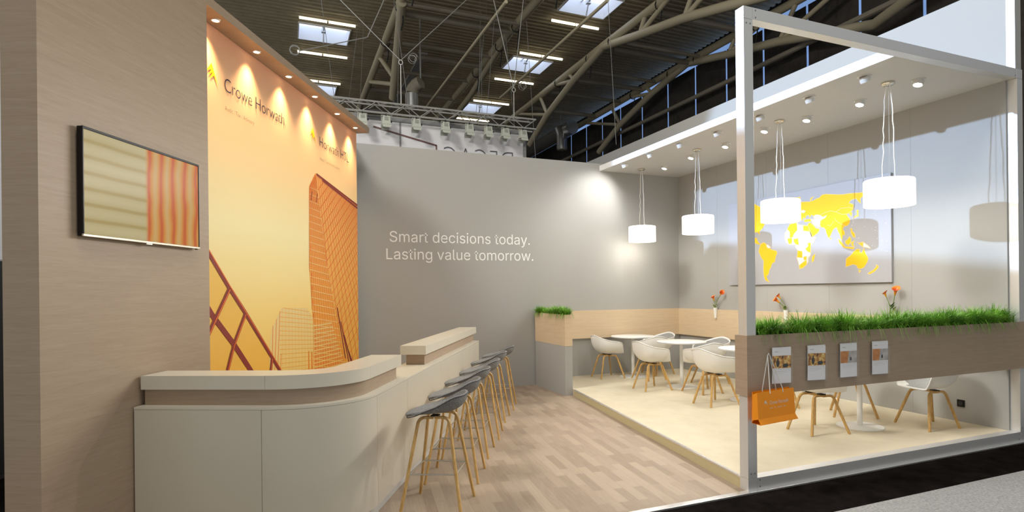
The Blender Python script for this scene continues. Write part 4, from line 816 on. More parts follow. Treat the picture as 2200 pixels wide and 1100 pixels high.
# ================================================================== world map board
wm = thing('world_map', 'grey wall board with a world map in yellow and white countries', 'map', RW(3.8, 2.94, 1.765), AR)
MB().box(-0.035, -0.005, 1.415 - 2.94, 4.465 - 2.94, 0, 1.435).box(-0.005, 0.0, -1.2, 1.2, 0.1, 1.3).build('board', M['map_board'], wm, bevel=0.001)
MAP = [
('eurasia',0,[(2.87,3.02),(2.76,3.01),(2.71,3.0),(2.63,3.01),(2.57,3.03),(2.53,3.03),(2.48,3.07),(2.4,3.07),(2.36,3.06),(2.25,3.04),(2.13,3.02),(2.04,3.02),(1.93,3.01),(1.82,3.0),(1.72,2.97),(1.7,2.94),(1.78,2.94),(1.83,2.95),(1.86,2.92),(1.85,2.86),(1.88,2.89),(1.92,2.94),(2.0,2.93),(2.04,2.89),(1.97,2.86),(1.96,2.8),(2.0,2.77),(1.99,2.73),(2.0,2.7),(2.03,2.75),(2.08,2.74),(2.06,2.71),(2.02,2.66),(2.03,2.61),(2.06,2.58),(2.12,2.57),(2.14,2.53),(2.11,2.49),(2.11,2.45),(2.14,2.45),(2.15,2.4),(2.16,2.38),(2.18,2.46),(2.21,2.51),(2.23,2.57),(2.28,2.56),(2.31,2.52),(2.35,2.45),(2.37,2.43),(2.4,2.49),(2.42,2.56),(2.45,2.59),(2.5,2.6),(2.52,2.66),(2.51,2.7),(2.43,2.72),(2.4,2.77),(2.46,2.75),(2.53,2.79),(2.6,2.8),(2.63,2.78),(2.67,2.81),(2.7,2.77),(2.72,2.81),(2.77,2.8),(2.79,2.76),(2.82,2.79),(2.84,2.74),(2.86,2.77),(2.88,2.78),(2.92,2.73),(3.0,2.73),(2.98,2.79),(2.91,2.81),(2.95,2.88),(2.9,2.93)]),
('arabia',0,[(2.74,2.66),(2.7,2.69),(2.63,2.63),(2.6,2.59),(2.53,2.57),(2.55,2.53),(2.62,2.49),(2.67,2.47),(2.7,2.54)]),
('turkey',0,[(2.81,2.74),(2.69,2.74),(2.68,2.71),(2.73,2.71),(2.79,2.71)]),
('iran',1,[(2.68,2.73),(2.61,2.73),(2.63,2.77),(2.59,2.79),(2.53,2.78),(2.46,2.74),(2.4,2.76),(2.43,2.73),(2.51,2.7),(2.53,2.6),(2.56,2.61),(2.63,2.65)]),
('africa',1,[(3.13,2.63),(3.08,2.7),(3.0,2.72),(2.94,2.72),(2.92,2.68),(2.83,2.66),(2.73,2.64),(2.7,2.56),(2.67,2.5),(2.66,2.46),(2.6,2.46),(2.63,2.4),(2.69,2.34),(2.69,2.25),(2.7,2.19),(2.74,2.16),(2.74,2.1),(2.78,2.05),(2.84,2.01),(2.9,2.0),(2.92,2.1),(2.95,2.18),(2.92,2.27),(2.97,2.34),(2.98,2.38),(3.09,2.39),(3.16,2.43),(3.18,2.51),(3.18,2.57),(3.14,2.61)]),
('algeria',0,[(3.13,2.63),(3.08,2.7),(2.95,2.71),(2.94,2.6),(3.0,2.55),(3.03,2.5),(3.08,2.49),(3.08,2.59)]),
('egypt',0,[(2.82,2.65),(2.73,2.64),(2.71,2.56),(2.82,2.58)]),
('nigeria',0,[(3.01,2.46),(2.93,2.47),(2.91,2.37),(2.96,2.38),(3.0,2.42)]),
('ghana',0,[(3.13,2.48),(3.04,2.48),(3.05,2.4),(3.1,2.4)]),
('tanzania',0,[(2.74,2.38),(2.69,2.38),(2.7,2.24),(2.75,2.26),(2.78,2.3),(2.73,2.33)]),
('angola',0,[(2.93,2.28),(2.85,2.26),(2.85,2.17),(2.94,2.18)]),
('botswana',0,[(2.82,2.17),(2.77,2.18),(2.77,2.13),(2.81,2.13)]),
('southafrica',0,[(2.9,2.05),(2.82,2.1),(2.77,2.12),(2.77,2.06),(2.85,2.01),(2.89,2.0)]),
('madagascar',0,[(2.66,2.17),(2.61,2.21),(2.64,2.11),(2.67,2.09)]),
('southamerica',0,[(3.69,2.44),(3.63,2.46),(3.58,2.43),(3.57,2.39),(3.52,2.37),(3.47,2.33),(3.36,2.3),(3.35,2.27),(3.38,2.21),(3.4,2.13),(3.46,2.11),(3.48,2.05),(3.52,2.0),(3.53,1.94),(3.58,1.91),(3.56,1.85),(3.51,1.8),(3.6,1.84),(3.63,1.91),(3.64,2.04),(3.63,2.16),(3.68,2.21),(3.74,2.32),(3.72,2.38)]),
('guyana',1,[(3.57,2.42),(3.53,2.41),(3.48,2.37),(3.52,2.36),(3.56,2.38)]),
('northamerica',0,[(4.16,3.19),(3.96,3.2),(3.71,3.06),(3.53,3.13),(3.27,3.05),(3.31,2.91),(3.45,2.86),(3.6,2.77),(3.66,2.7),(3.73,2.65),(3.71,2.6),(3.77,2.65),(3.82,2.65),(3.91,2.62),(3.87,2.55),(3.79,2.55),(3.76,2.48),(3.7,2.43),(3.8,2.46),(3.97,2.58),(4.08,2.75),(4.15,2.95)]),
('australia',0,[(2.09,2.0),(2.08,2.11),(2.01,2.15),(1.96,2.2),(1.93,2.22),(1.91,2.23),(1.87,2.22),(1.88,2.19),(1.84,2.17),(1.81,2.23),(1.79,2.17),(1.75,2.1),(1.76,2.05),(1.81,1.98),(1.86,1.96),(1.9,1.97),(1.92,2.01),(1.98,2.03),(2.04,2.01)]),
('tasmania',0,[(1.89,1.94),(1.86,1.93),(1.88,1.91)]),
('nz',0,[(1.75,1.89),(1.67,1.93),(1.62,1.98),(1.63,2.0),(1.61,1.99),(1.6,1.97),(1.65,1.92),(1.73,1.88)]),
('sumatra',0,[(2.21,2.4),(2.18,2.37),(2.11,2.29),(2.13,2.28),(2.19,2.34)]),
('java',0,[(2.12,2.28),(1.96,2.26),(1.97,2.24),(2.12,2.27)]),
('borneo',0,[(2.09,2.36),(2.06,2.37),(2.03,2.41),(2.01,2.39),(2.01,2.34),(2.05,2.3),(2.09,2.33)]),
('sulawesi',0,[(2.0,2.33),(1.95,2.35),(1.98,2.32),(1.96,2.28),(1.99,2.29)]),
('papua',0,[(1.91,2.33),(1.88,2.31),(1.82,2.32),(1.82,2.26),(1.86,2.29)]),
('newguinea',1,[(1.82,2.32),(1.75,2.27),(1.71,2.23),(1.78,2.25),(1.82,2.26)]),
('philippines',0,[(2.01,2.53),(1.99,2.52),(1.99,2.49),(1.95,2.45),(1.94,2.4),(1.97,2.41),(2.0,2.47)]),
('japan',0,[(1.97,2.66),(1.94,2.69),(1.9,2.7),(1.91,2.77),(1.89,2.77),(1.89,2.69),(1.94,2.68)]),
('srilanka',0,[(2.35,2.43),(2.33,2.42),(2.34,2.4)]),
('ukraine',1,[(2.85,2.89),(2.81,2.89),(2.78,2.87),(2.81,2.85),(2.85,2.86)]),
('svalbard',0,[(2.95,3.1),(2.88,3.1),(2.87,3.09),(2.92,3.07)]),
('novaya',0,[(2.69,3.03),(2.67,3.06),(2.62,3.07),(2.66,3.05),(2.68,3.02)]),
]
def mf(k): return lambda v, z: (-0.0352 - 0.0004 * k, v - 2.94, z - 1.765)
my, mw, ml = MB(), MB(), MB()
order_w = {'africa': 1, 'iran': 2, 'newguinea': 1, 'guyana': 3, 'greenland': 1, 'ukraine': 2}
for nm, col, pts in MAP:
    k = order_w.get(nm, 1) if col else (3 if nm in ('algeria', 'egypt', 'nigeria', 'ghana', 'tanzania', 'angola', 'botswana', 'southafrica') else 1)
    (my if col == 0 else mw).sheet(pts, mf(k * 2))
    outline(ml, pts, 0.007, mf(k * 2 + 1))
rnd = random.Random(4)
for k in range(46):      # small islands of the Pacific and Indian Ocean
    v, z = (rnd.uniform(1.45, 2.0), rnd.uniform(2.15, 2.72)) if k < 34 else (rnd.uniform(2.2, 2.6), rnd.uniform(2.2, 2.6))
    if (v > 1.72 and z < 2.36): continue
    s = rnd.uniform(0.004, 0.012); mw.sheet([(v, z), (v + s, z + s * 0.6), (v + s * 1.7, z - s * 0.7)], mf(8))
for a in ([(2.60, 2.74), (2.45, 2.80), (2.33, 2.82), (2.24, 2.79), (2.14, 2.74), (2.04, 2.74), (1.97, 2.79), (1.95, 2.86)], [(2.24, 2.79), (2.16, 2.83), (2.03, 2.83), (1.95, 2.80)], [(2.27, 2.70), (2.20, 2.63), (2.10, 2.58)], [(2.39, 2.62), (2.33, 2.60), (2.28, 2.66)]):
    band(ml, a, 0.008, mf(9))
my.build('yellow_countries', M['map_yellow'], wm); mw.build('white_countries', M['map_white'], wm); ml.build('country_outlines', M['map_line'], wm)

# ================================================================== wall vases with calla lilies
def calla(label, loc, rz, lean, hgt, s=1.0, turn=0.0, leaves=2, seed=0):
    t = thing('calla_lily', label, 'flower', loc, rz, 'calla lilies in the wall vases')
    lx, ly = lean; top = Vector((lx, ly, hgt))
    pts = [Vector((0, 0, -0.08)), Vector((lx * 0.08, ly * 0.08, hgt * 0.2)), Vector((lx * 0.35, ly * 0.35, hgt * 0.6)), top]
    MB().tube(pts, 0.0045, 7).build('stem', M['stem'], t, smooth=True)
    vs = []; fs = []; n = 18
    rings = [(0.006, 0.0), (0.011, 0.02), (0.014, 0.045), (0.022, 0.07), (0.036, 0.088), (0.046, 0.095)]
    for r, z in rings:
        for k in range(n):
            a = 2 * pi * k / n; lift = 0.20 * z * cos(a) * (r / 0.046); pt = 1 + (0.35 if r > 0.03 else 0) * max(0, cos(a)) ** 6
            vs.append((r * cos(a) * s * pt, r * sin(a) * s, (z + lift) * s))
    for i in range(len(rings) - 1):
        for k in range(n):
            b = (k + 1) % n; fs.append((i * n + k, i * n + b, (i + 1) * n + b, (i + 1) * n + k))
    o = MB().add(vs, fs).build('spathe', M['calla'], t, top, smooth=True); finish(o, 0.0015, 0)
    d = (pts[3] - pts[2]).normalized(); e = d.to_track_quat('Z', 'Y').to_euler(); o.rotation_euler = e
    o.rotation_euler.rotate_axis('Z', turn)
    o2 = MB().tube([top, top + d * 0.06 * s], [0.005, 0.003], 7).build('spadix', M['yellow'], t, smooth=True)
    rnd = random.Random(seed)
    for k in range(leaves):
        b = MB(); z0 = hgt * rnd.uniform(0.05, 0.45); a = rnd.uniform(0, 2 * pi); L_ = rnd.uniform(0.05, 0.085); vs = []
        base = Vector((lx * 0.1, ly * 0.1, z0))
        for q in range(5):
            f = q / 4; w = 0.017 * sin(pi * (0.12 + 0.88 * f)) + 0.001; c = base + Vector((cos(a) * L_ * 0.75 * f, sin(a) * L_ * 0.75 * f, L_ * 0.8 * f))
            vs += [c + Vector((-sin(a) * w, cos(a) * w, 0)), c, c + Vector((sin(a) * w, -cos(a) * w, 0.0))]
        b.add(vs, [(3 * q + j, 3 * q + j + 1, 3 * q + j + 4, 3 * q + j + 3) for q in range(4) for j in range(2)])
        b.build('leaf', M['leaf'] if k % 3 else M['stem'], t, smooth=True)
    return t
vz0 = None
for i, (v, lab) in enumerate(((4.79, 'white wall vase left of the steel post on the oak board'), (3.145, 'white wall vase in the middle, seen just right of the steel post'), (1.385, 'white wall vase nearest the front, rising behind the planter grass'))):
    loc = RW(3.728, v, 1.165)
    if vz0 is None:
        vz0 = thing('wall_vase', lab, 'vase', loc, AR, 'white wall vases')
        MB().lathe([(0.0001, 0.0), (0.022, 0.0), (0.030, 0.10), (0.036, 0.19), (0.033, 0.19), (0.027, 0.10), (0.020, 0.012), (0.0001, 0.012)], 24).build('body', M['vase'], vz0, smooth=True)
        MB().box(0.014, 0.0225, -0.012, 0.012, 0.06, 0.12).build('hanger', M['vase'], vz0)
    else: dup(vz0, loc, AR, lab)
V0 = 1.345
calla('orange and yellow calla lily standing upright in the wall vase left of the post', RW(3.728, 4.79, V0), AR, (-0.012, 0.018, )[:2], 0.135, 0.95, 2.6, 4, 1)
calla('orange calla lily leaning right in the wall vase left of the post', RW(3.722, 4.785, V0), AR, (-0.02, -0.155), 0.235, 0.95, 0.8, 1, 2)
calla('lower orange calla lily in the middle wall vase right of the post', RW(3.728, 3.15, V0), AR, (-0.04, 0.075), 0.12, 1.15, 2.8, 3, 3)
calla('upper orange calla lily in the middle wall vase right of the post', RW(3.724, 3.14, V0), AR, (-0.02, 0.085), 0.185, 0.9, 3.0, 1, 4)
calla('smaller left calla lily in the wall vase behind the planter grass', RW(3.724, 1.40, V0), AR, (-0.01, 0.055), 0.225, 0.75, 2.4, 2, 5)
calla('larger right calla lily in the wall vase behind the planter grass', RW(3.728, 1.38, V0), AR, (-0.02, -0.045), 0.245, 1.05, 0.6, 5, 6)
for v, lab in ((4.80, 'pale feathery sprig in the wall vase left of the post'), (3.16, 'pale feathery sprig in the middle wall vase'), (1.385, 'pale feathery sprig in the wall vase behind the planter grass')):
    rnd = random.Random(int(v * 100)); b = MB()
    for k in range(16):
        a = rnd.uniform(0, 2 * pi); r = rnd.uniform(0.03, 0.075); z = rnd.uniform(0.02, 0.09)
        b.tube([(0, 0, -0.05), (r * 0.3 * cos(a) - 0.005, r * 0.4 * sin(a), z * 0.6), (r * cos(a) * 0.4 - 0.012, r * sin(a), z)], [0.0015, 0.0012, 0.0025], 5)
    tag(b.build('foliage_sprig', M['sprig'], None, RW(3.726, v, V0), AR, smooth=True), lab, 'foliage', 'sprigs in the wall vases')

# ================================================================== wall socket
so = thing('wall_socket', 'black power socket low on the right wall beside the last chair', 'socket', RW(3.8, 0.595, 0.317), AR)
MB().box(-0.012, 0, -0.042, 0.042, -0.042, 0.042).build('frame', M['black'], so, bevel=0.004)
o = MB().lathe([(0.021, 0.0), (0.024, 0.003), (0.024, -0.004), (0.0001, -0.004)], 20).build('insert', M['black_matt'], so, loc=(-0.0125, 0, 0)); o.rotation_euler = (0, pi / 2, 0)

# ================================================================== brochure holders and brochures
def brochure(u, z, dv, tilt, kind, label, dx=0.0):
    t = thing('brochure', label, 'brochure', RW(u, -0.013 - dv, z), AR, 'brochures on the front planter')
    w, h = 0.105, 0.300
    MB().box(-w, w, -0.004, 0.0, 0, h).build('cover', M['paper'], t)
    q = MB(); q.sheet([(-w, 0.128), (w, 0.128), (w, 0.235), (-w, 0.235)], lambda x, zz: (x, -0.0043, zz))
    ph = q.build('photo', M['photo_gold'] if kind == 0 else M['photo_grey'], t)
    d = MB()
    if kind == 0:       # dark figure and a dark round shape in a golden room
        d.sheet([(-0.045 + 0.018 * cos(a) * (1.0 if sin(a) < 0.3 else 0.6), 0.178 + 0.042 * sin(a)) for a in [k * pi / 7 for k in range(14)]], lambda x, zz: (x, -0.0047, zz))
        d.sheet([(0.042 + 0.034 * cos(a), 0.150 + 0.017 * sin(a)) for a in [k * pi / 7 for k in range(14)]], lambda x, zz: (x, -0.0047, zz))
        d.build('silhouettes', M['black_matt'], ph)
    else:               # warm glass wall on the left, two small dark figures in a grey hall
        d.sheet([(-w, 0.128), (-0.015, 0.128), (0.0, 0.235), (-w, 0.235)], lambda x, zz: (x, -0.0047, zz)); d.build('warm_wall', M['photo_orange'], ph)
        d = MB()
        for x in (0.018, 0.030): d.sheet([(x - 0.006, 0.150), (x + 0.006, 0.150), (x + 0.004, 0.180), (x - 0.004, 0.180)], lambda xx, zz: (xx, -0.005, zz))
        d.build('silhouettes', M['black_matt'], ph)
    l = MB()
    for z0, z1, x1 in ((0.118, 0.1195, 0.085), (0.103, 0.1045, 0.060), (0.092, 0.0930, 0.080), (0.080, 0.0808, 0.02)): l.sheet([(-w + 0.02, z0), (x1, z0), (x1, z1), (-w + 0.02, z1)], lambda x, zz: (x, -0.0045, zz))
    l.sheet([(w - 0.022, 0.10), (w - 0.020, 0.10), (w - 0.020, 0.128), (w - 0.022, 0.128)], lambda x, zz: (x, -0.0045, zz))
    l.sheet([(-0.082, 0.266), (-0.036, 0.266), (-0.036, 0.2695), (-0.082, 0.2695)], lambda x, zz: (x, -0.0045, zz))
    l.build('text_lines', M['paper_line'], t)
    t.rotation_euler = (0, rad(tilt), AR)
    return t
where = ('behind the orange bag handles', 'second from the left', 'third from the left', 'rightmost')
bh0 = None
for i, (u, k) in enumerate(((0.345, 0), (0.752, 0), (1.152, 1), (1.565, 1))):
    lab = 'clear acrylic brochure holder on the oak planter, ' + where[i]
    if bh0 is None:
        bh0 = thing('brochure_holder', lab, 'brochure holder', RW(u, -0.013, 0.885), AR, 'acrylic brochure holders')
        MB().box(-0.118, 0.118, -0.004, -0.001, 0, 0.27).build('back_plate', M['acrylic'], bh0)
        MB().box(-0.118, 0.118, -0.034, -0.031, 0, 0.255).box(-0.118, -0.115, -0.031, -0.004, 0, 0.255).box(0.115, 0.118, -0.031, -0.004, 0, 0.255).box(-0.115, 0.115, -0.031, -0.004, 0, 0.003).build('pocket', M['acrylic'], bh0)
    else: dup(bh0, RW(u, -0.013, 0.885), AR, lab)
    kind = ('gold figure photo', 'grey hall photo')[k]
    brochure(u - 0.004, 0.890, 0.020, (1.2, 1.6, 0.4, 1.0)[i], k, 'front brochure with %s in the holder %s' % (kind, where[i]))
    brochure(u + 0.007, 0.896, 0.012, (0.2, 0.0, -0.2, 0.2)[i], k, 'white brochure edge peeking out behind the front one, holder ' + where[i])

# ================================================================== orange carrier bag
bagt = thing('carrier_bag', 'orange paper carrier bag with silver lettering hanging from the brochure holder', 'bag', RW(0.21, -0.075, 0.585), AR)
w, dp, hh = 0.203, 0.036, 0.262
m = MB()
fr = lambda x, z: (x, -dp - 0.006 + 0.02 * z, z)
m.add([(-w, -dp, 0.04), (w, -dp, 0.055), (w - 0.004, -dp + 0.012, hh + 0.012), (-w, -dp + 0.012, hh - 0.004)], [(0, 1, 2, 3)])
m.add([(-w, dp, 0.0), (w, dp, 0.02), (w - 0.004, dp - 0.005, hh + 0.010), (-w, dp - 0.005, hh - 0.004)], [(0, 3, 2, 1)])
m.add([(-w, -dp, 0.04), (-w, -dp + 0.012, hh - 0.004), (-w - 0.022, 0.0, hh - 0.02), (-w - 0.022, 0.0, 0.03), (-w, dp - 0.005, hh - 0.004), (-w, dp, 0.0)], [(0, 1, 2, 3), (3, 2, 4, 5)])
m.add([(w, -dp, 0.055), (w - 0.004, -dp + 0.012, hh + 0.012), (w - 0.02, 0, hh), (w - 0.02, 0, 0.03), (w - 0.004, dp - 0.005, hh + 0.010), (w, dp, 0.02)], [(0, 3, 2, 1), (3, 5, 4, 2)])
o = m.build('paper_body', M['orange_bag'], bagt); finish(o, 0.0012, 0)
m = MB().add([(-w, -dp, 0.04), (w, -dp, 0.055), (w + 0.010, -dp - 0.022, 0.015), (-w + 0.005, -dp - 0.022, -0.004)], [(0, 1, 2, 3)])
m.add([(-w + 0.005, -dp - 0.022, -0.004), (w + 0.010, -dp - 0.022, 0.015), (w, dp, 0.02), (-w, dp, 0.0)], [(0, 1, 2, 3)])
o = m.build('bottom_fold', M['orange_bag'], bagt); finish(o, 0.0012, 0)
yb = lambda z: -dp - 0.0016 + 0.012 * (z - 0.04) / (hh - 0.04)
lettering('lettering', 'Crowe Horwath', M['silver_ink'], lambda x, z, o: (x, yb(z) - 0.001, z + 0.045 * (x + 0.08)), 0.205, 0.030, -0.075, 0.152, bagt)
lettering('tagline', 'Audit    Tax    Advisory    Risk', M['silver_ink'], lambda x, z, o: (x, yb(z) - 0.001, z + 0.045 * (x + 0.08)), 0.175, 0.011, -0.075, 0.118, bagt)
MB().sheet([(-0.117 + (x - 0.42) * 0.05, 0.145 + z * 0.046) for x, z in CHEVRON], lambda x, z: (x, yb(z) - 0.001, z)).build('logo', M['silver_ink'], bagt)
hx, hz = -0.018, 0.568
for yo, xa, xb in ((-dp + 0.010, -0.065, 0.075), (dp - 0.006, -0.092, 0.055)):
    MB().tube([(xa, yo - 0.003, hh - 0.02), (xa, yo, hh + 0.01), (hx - 0.012, 0.030, hz - 0.02), (hx, 0.032, hz), (hx + 0.012, 0.030, hz - 0.02), (xb, yo, hh + 0.012), (xb, yo - 0.003, hh - 0.018)], 0.0038, 7).build('handle', M['cord'], bagt, smooth=True)
# ================================================================== neighbouring stand: white sign wall, truss, floodlights
sg = thing('sign_wall', 'white rear side of a neighbouring stand with mirrored grey lettering', 'sign', RW(-0.5, 10.0, 0), AR)
MB().box(-4.0, 2.56, 0.0, 0.08, 0.0, 5.74).build('panel', M['sign_white'], sg)
MB().box(2.56, 2.64, -0.03, 0.10, 0.0, 5.76).box(-0.555, -0.515, -0.006, 0.0, 0.0, 5.74).box(-4.0, 2.56, -0.02, 0.0, 5.68, 5.76).build('frame', M['sign_frame'], sg)
b = MB(); fz = lambda x, z: (x + 0.5, -0.008, z)
band(b, [(-1.65, 5.52), (-0.18, 5.21)], 0.04, fz); band(b, [(-0.18, 5.225), (-0.18, 4.6)], 0.035, fz); b.build('line_print', M['sign_brown'], sg)
lettering('lettering', 'DEGAC', M['sign_ink'], lambda x, z, o: (x + 0.5, -0.008, z), 1.78, 0.50, 0.0, 4.72, sg, offset=-0.025, mirror=True)
tr = thing('lighting_truss', 'horizontal aluminium lighting truss above the white sign wall', 'truss', RW(-0.3, 9.75, 5.76), AR)
LT = 2.62
def chord(y, z): MB().tube([(-LT, y, z), (LT, y, z)], 0.024, 8).build('chord', M['truss_alu'], tr, smooth=True)
for y in (0, 0.26):
    for z in (0.02, 0.26): chord(y, z)
n = 16
for k in range(n):
    x0 = -LT + k * 2 * LT / n; x1 = x0 + 2 * LT / n; a, c = (0.02, 0.26) if k % 2 else (0.26, 0.02)
    for y in (0, 0.26): MB().tube([(x0, y, a), (x1, y, c)], 0.010, 6).build('brace', M['truss_alu'], tr)
    MB().tube([(x0, 0, 0.26), (x1, 0.26, 0.26)] if k % 2 else [(x0, 0.26, 0.26), (x1, 0, 0.26)], 0.010, 6).build('brace', M['truss_alu'], tr)
for x in (-1.4, 0.35, 1.6): MB().box(x - 0.2, x + 0.2, 0.05, 0.2, 0.04, 0.10).build('cable_bundle', M['black_matt'], tr)
fl0 = None
FU = (-1.92, -1.40, -0.71, -0.02, 0.57, 1.05, 1.49, 1.96)
FN = ('half hidden by the oak header', 'first fully seen beside the header', 'third from the left', 'fourth from the left', 'fourth from the right', 'third from the right', 'second from the right', 'rightmost at the end of the truss')
for u, w_ in zip(FU, FN):
    lab = 'pale box floodlight hanging under the truss, ' + w_
    if fl0 is None:
        fl0 = thing('floodlight', lab, 'floodlight', RW(u, 9.75, 5.76), AR, 'floodlights under the truss')
        MB().tube([(-0.10, 0, -0.16), (-0.10, 0, -0.03), (0.10, 0, -0.03), (0.10, 0, -0.16)], 0.008, flat=(0.014, 0.006)).build('yoke', M['flood'], fl0)
        MB().box(-0.012, 0.012, -0.02, 0.02, -0.035, 0.02).build('clamp', M['black_matt'], fl0)
        m = MB().add([(-0.075, -0.07, -0.06), (0.075, -0.07, -0.06), (0.075, 0.05, -0.06), (-0.075, 0.05, -0.06), (-0.10, -0.10, -0.25), (0.10, -0.10, -0.25), (0.10, 0.08, -0.25), (-0.10, 0.08, -0.25)],
                     [(0, 3, 2, 1), (4, 5, 6, 7), (0, 1, 5, 4), (1, 2, 6, 5), (2, 3, 7, 6), (3, 0, 4, 7)]); m.build('housing', M['flood'], fl0, bevel=0.004)
        m = MB()
        for k in range(4):
            z = -0.08 - 0.022 * k; m.box(-0.045, 0.045, -0.082 - 0.004 * k, -0.070, z - 0.008, z)
        m.build('louvre', M['flood_grid'], fl0)
        for s, ya in ((-1, -0.105), (1, 0.085)):
            MB().add([(-0.10, ya, -0.255), (0.10, ya, -0.255), (0.085, ya + s * 0.05, -0.33), (-0.085, ya + s * 0.05, -0.33)], [(0, 1, 2, 3)]).build('barn_door', M['flood'], fl0)
        MB().box(0.10, 0.135, -0.02, 0.02, -0.18, -0.14).build('knob', M['black_matt'], fl0)
    else: dup(fl0, RW(u, 9.75, 5.76), AR, lab)

# ================================================================== hall: roof, skylights, fluorescent lights
rnd = random.Random(2)
b = MB(); n = int((36 - 6) / 0.27); vs = []; fs = []
prof = [(0.0, 0.0), (0.11, 0.0), (0.135, -0.055), (0.245, -0.055)]
rows = []
for k in range(n + 1):
    for dv, dz in prof: rows.append((6 + k * 0.27 + dv, 12.06 + dz))
# corrugated sheet with rectangular openings for the skylights
SK = [(u0, v0) for u0 in (-3.0, 5.72) for v0 in (14.0, 20.0, 26.8)]
us = [-14, -3.0, -1.07, 5.72, 7.66, 13.0]
for i in range(len(rows) - 1):
    vm = (rows[i][0] + rows[i + 1][0]) / 2
    for j in range(5):
        um = (us[j] + us[j + 1]) / 2
        if j in (1, 3) and any(abs(u0 - us[j]) < 0.1 and v0 < vm < v0 + 1.52 for u0, v0 in SK): continue
        (v0_, z0), (v1_, z1) = rows[i], rows[i + 1]
        b.add([(us[j], v0_, z0), (us[j + 1], v0_, z0), (us[j + 1], v1_, z1), (us[j], v1_, z1)], [(0, 1, 2, 3)])
b.build('ceiling_hall', M['roof'], None, PR, AR, kind='structure')
MB().box(-14, 13, 6, 36, 12.9, 13.0).build('ceiling_hall_deck', M['black_matt'], None, PR, AR, kind='structure')
MB().box(-14, 13.2, 36, 36.2, 0, 12.9).build('wall_hall_end', M['blind'], None, PR, AR, kind='structure')
sk0 = None
pos = ('nearest', 'middle', 'farthest')
for j, (u0, v0) in enumerate(SK):
    lab = 'roof skylight with white lining, %s one of the %s column' % (pos[j % 3], ('left', 'right')[j // 3])
    loc = RW(u0, v0, 12.0)
    if sk0 is None:
        sk0 = thing('skylight', lab, 'skylight', loc, AR, 'roof skylights')
        w, d, t = 1.93, 1.52, 0.04
        MB().box(0, w, 0, t, -0.06, 0.55).box(0, w, d - t, d, -0.06, 0.55).box(0, t, t, d - t, -0.06, 0.55).box(w - t, w, t, d - t, -0.06, 0.55).build('lining', M['sky_frame'], sk0)
        for x0 in (t, w / 2 + 0.03): MB().box(x0, x0 + w / 2 - t - 0.03, t, d - t, 0.50, 0.54).build('pane', M['sky_pane'], sk0)
        MB().box(w / 2 - 0.03, w / 2 + 0.03, t, d - t, 0.42, 0.55).build('mullion', M['sky_frame'], sk0)
        MB().tube([(w / 2, 0.2, 0.40), (w / 2, 0.9, 0.15), (w / 2, 1.1, -0.25)], 0.03, 6).box(w / 2 - 0.08, w / 2 + 0.08, 0.85, 1.0, 0.1, 0.25).build('opener', M['steel'], sk0)
    else: dup(sk0, loc, AR, lab)
fl = None; cnt = 0
side = ('left', 'right')
for j, u0 in enumerate((-2.98, 5.72)):
    for i, v in enumerate((12.9, 16.0, 19.2, 22.45, 25.85, 29.2)):
        lab = 'long lit fluorescent strip under the hall roof, %s column, %s from the front' % (side[j], ('first', 'second', 'third', 'fourth', 'fifth', 'last')[i])
        loc = RW(u0, v, 11.80)
        if fl is None:
            fl = thing('strip_light', lab, 'ceiling light', loc, AR, 'fluorescent strips under the hall roof')
            MB().box(-0.05, 2.9, -0.035, 0.035, 0.05, 0.09).build('batten', M['tube_dark'], fl)
            for x0 in (0.0, 1.02): MB().tube([(x0, 0, 0.0), (x0 + 0.96, 0, 0.0)], 0.045, 8).build('tube', M['strip'], fl)
            for x0 in (0.3, 1.6): MB().tube([(x0, 0, 0.07), (x0, 0, 0.24)], 0.008, 6).build('hanger', M['wire'], fl)
        else: dup(fl, loc, AR, lab)

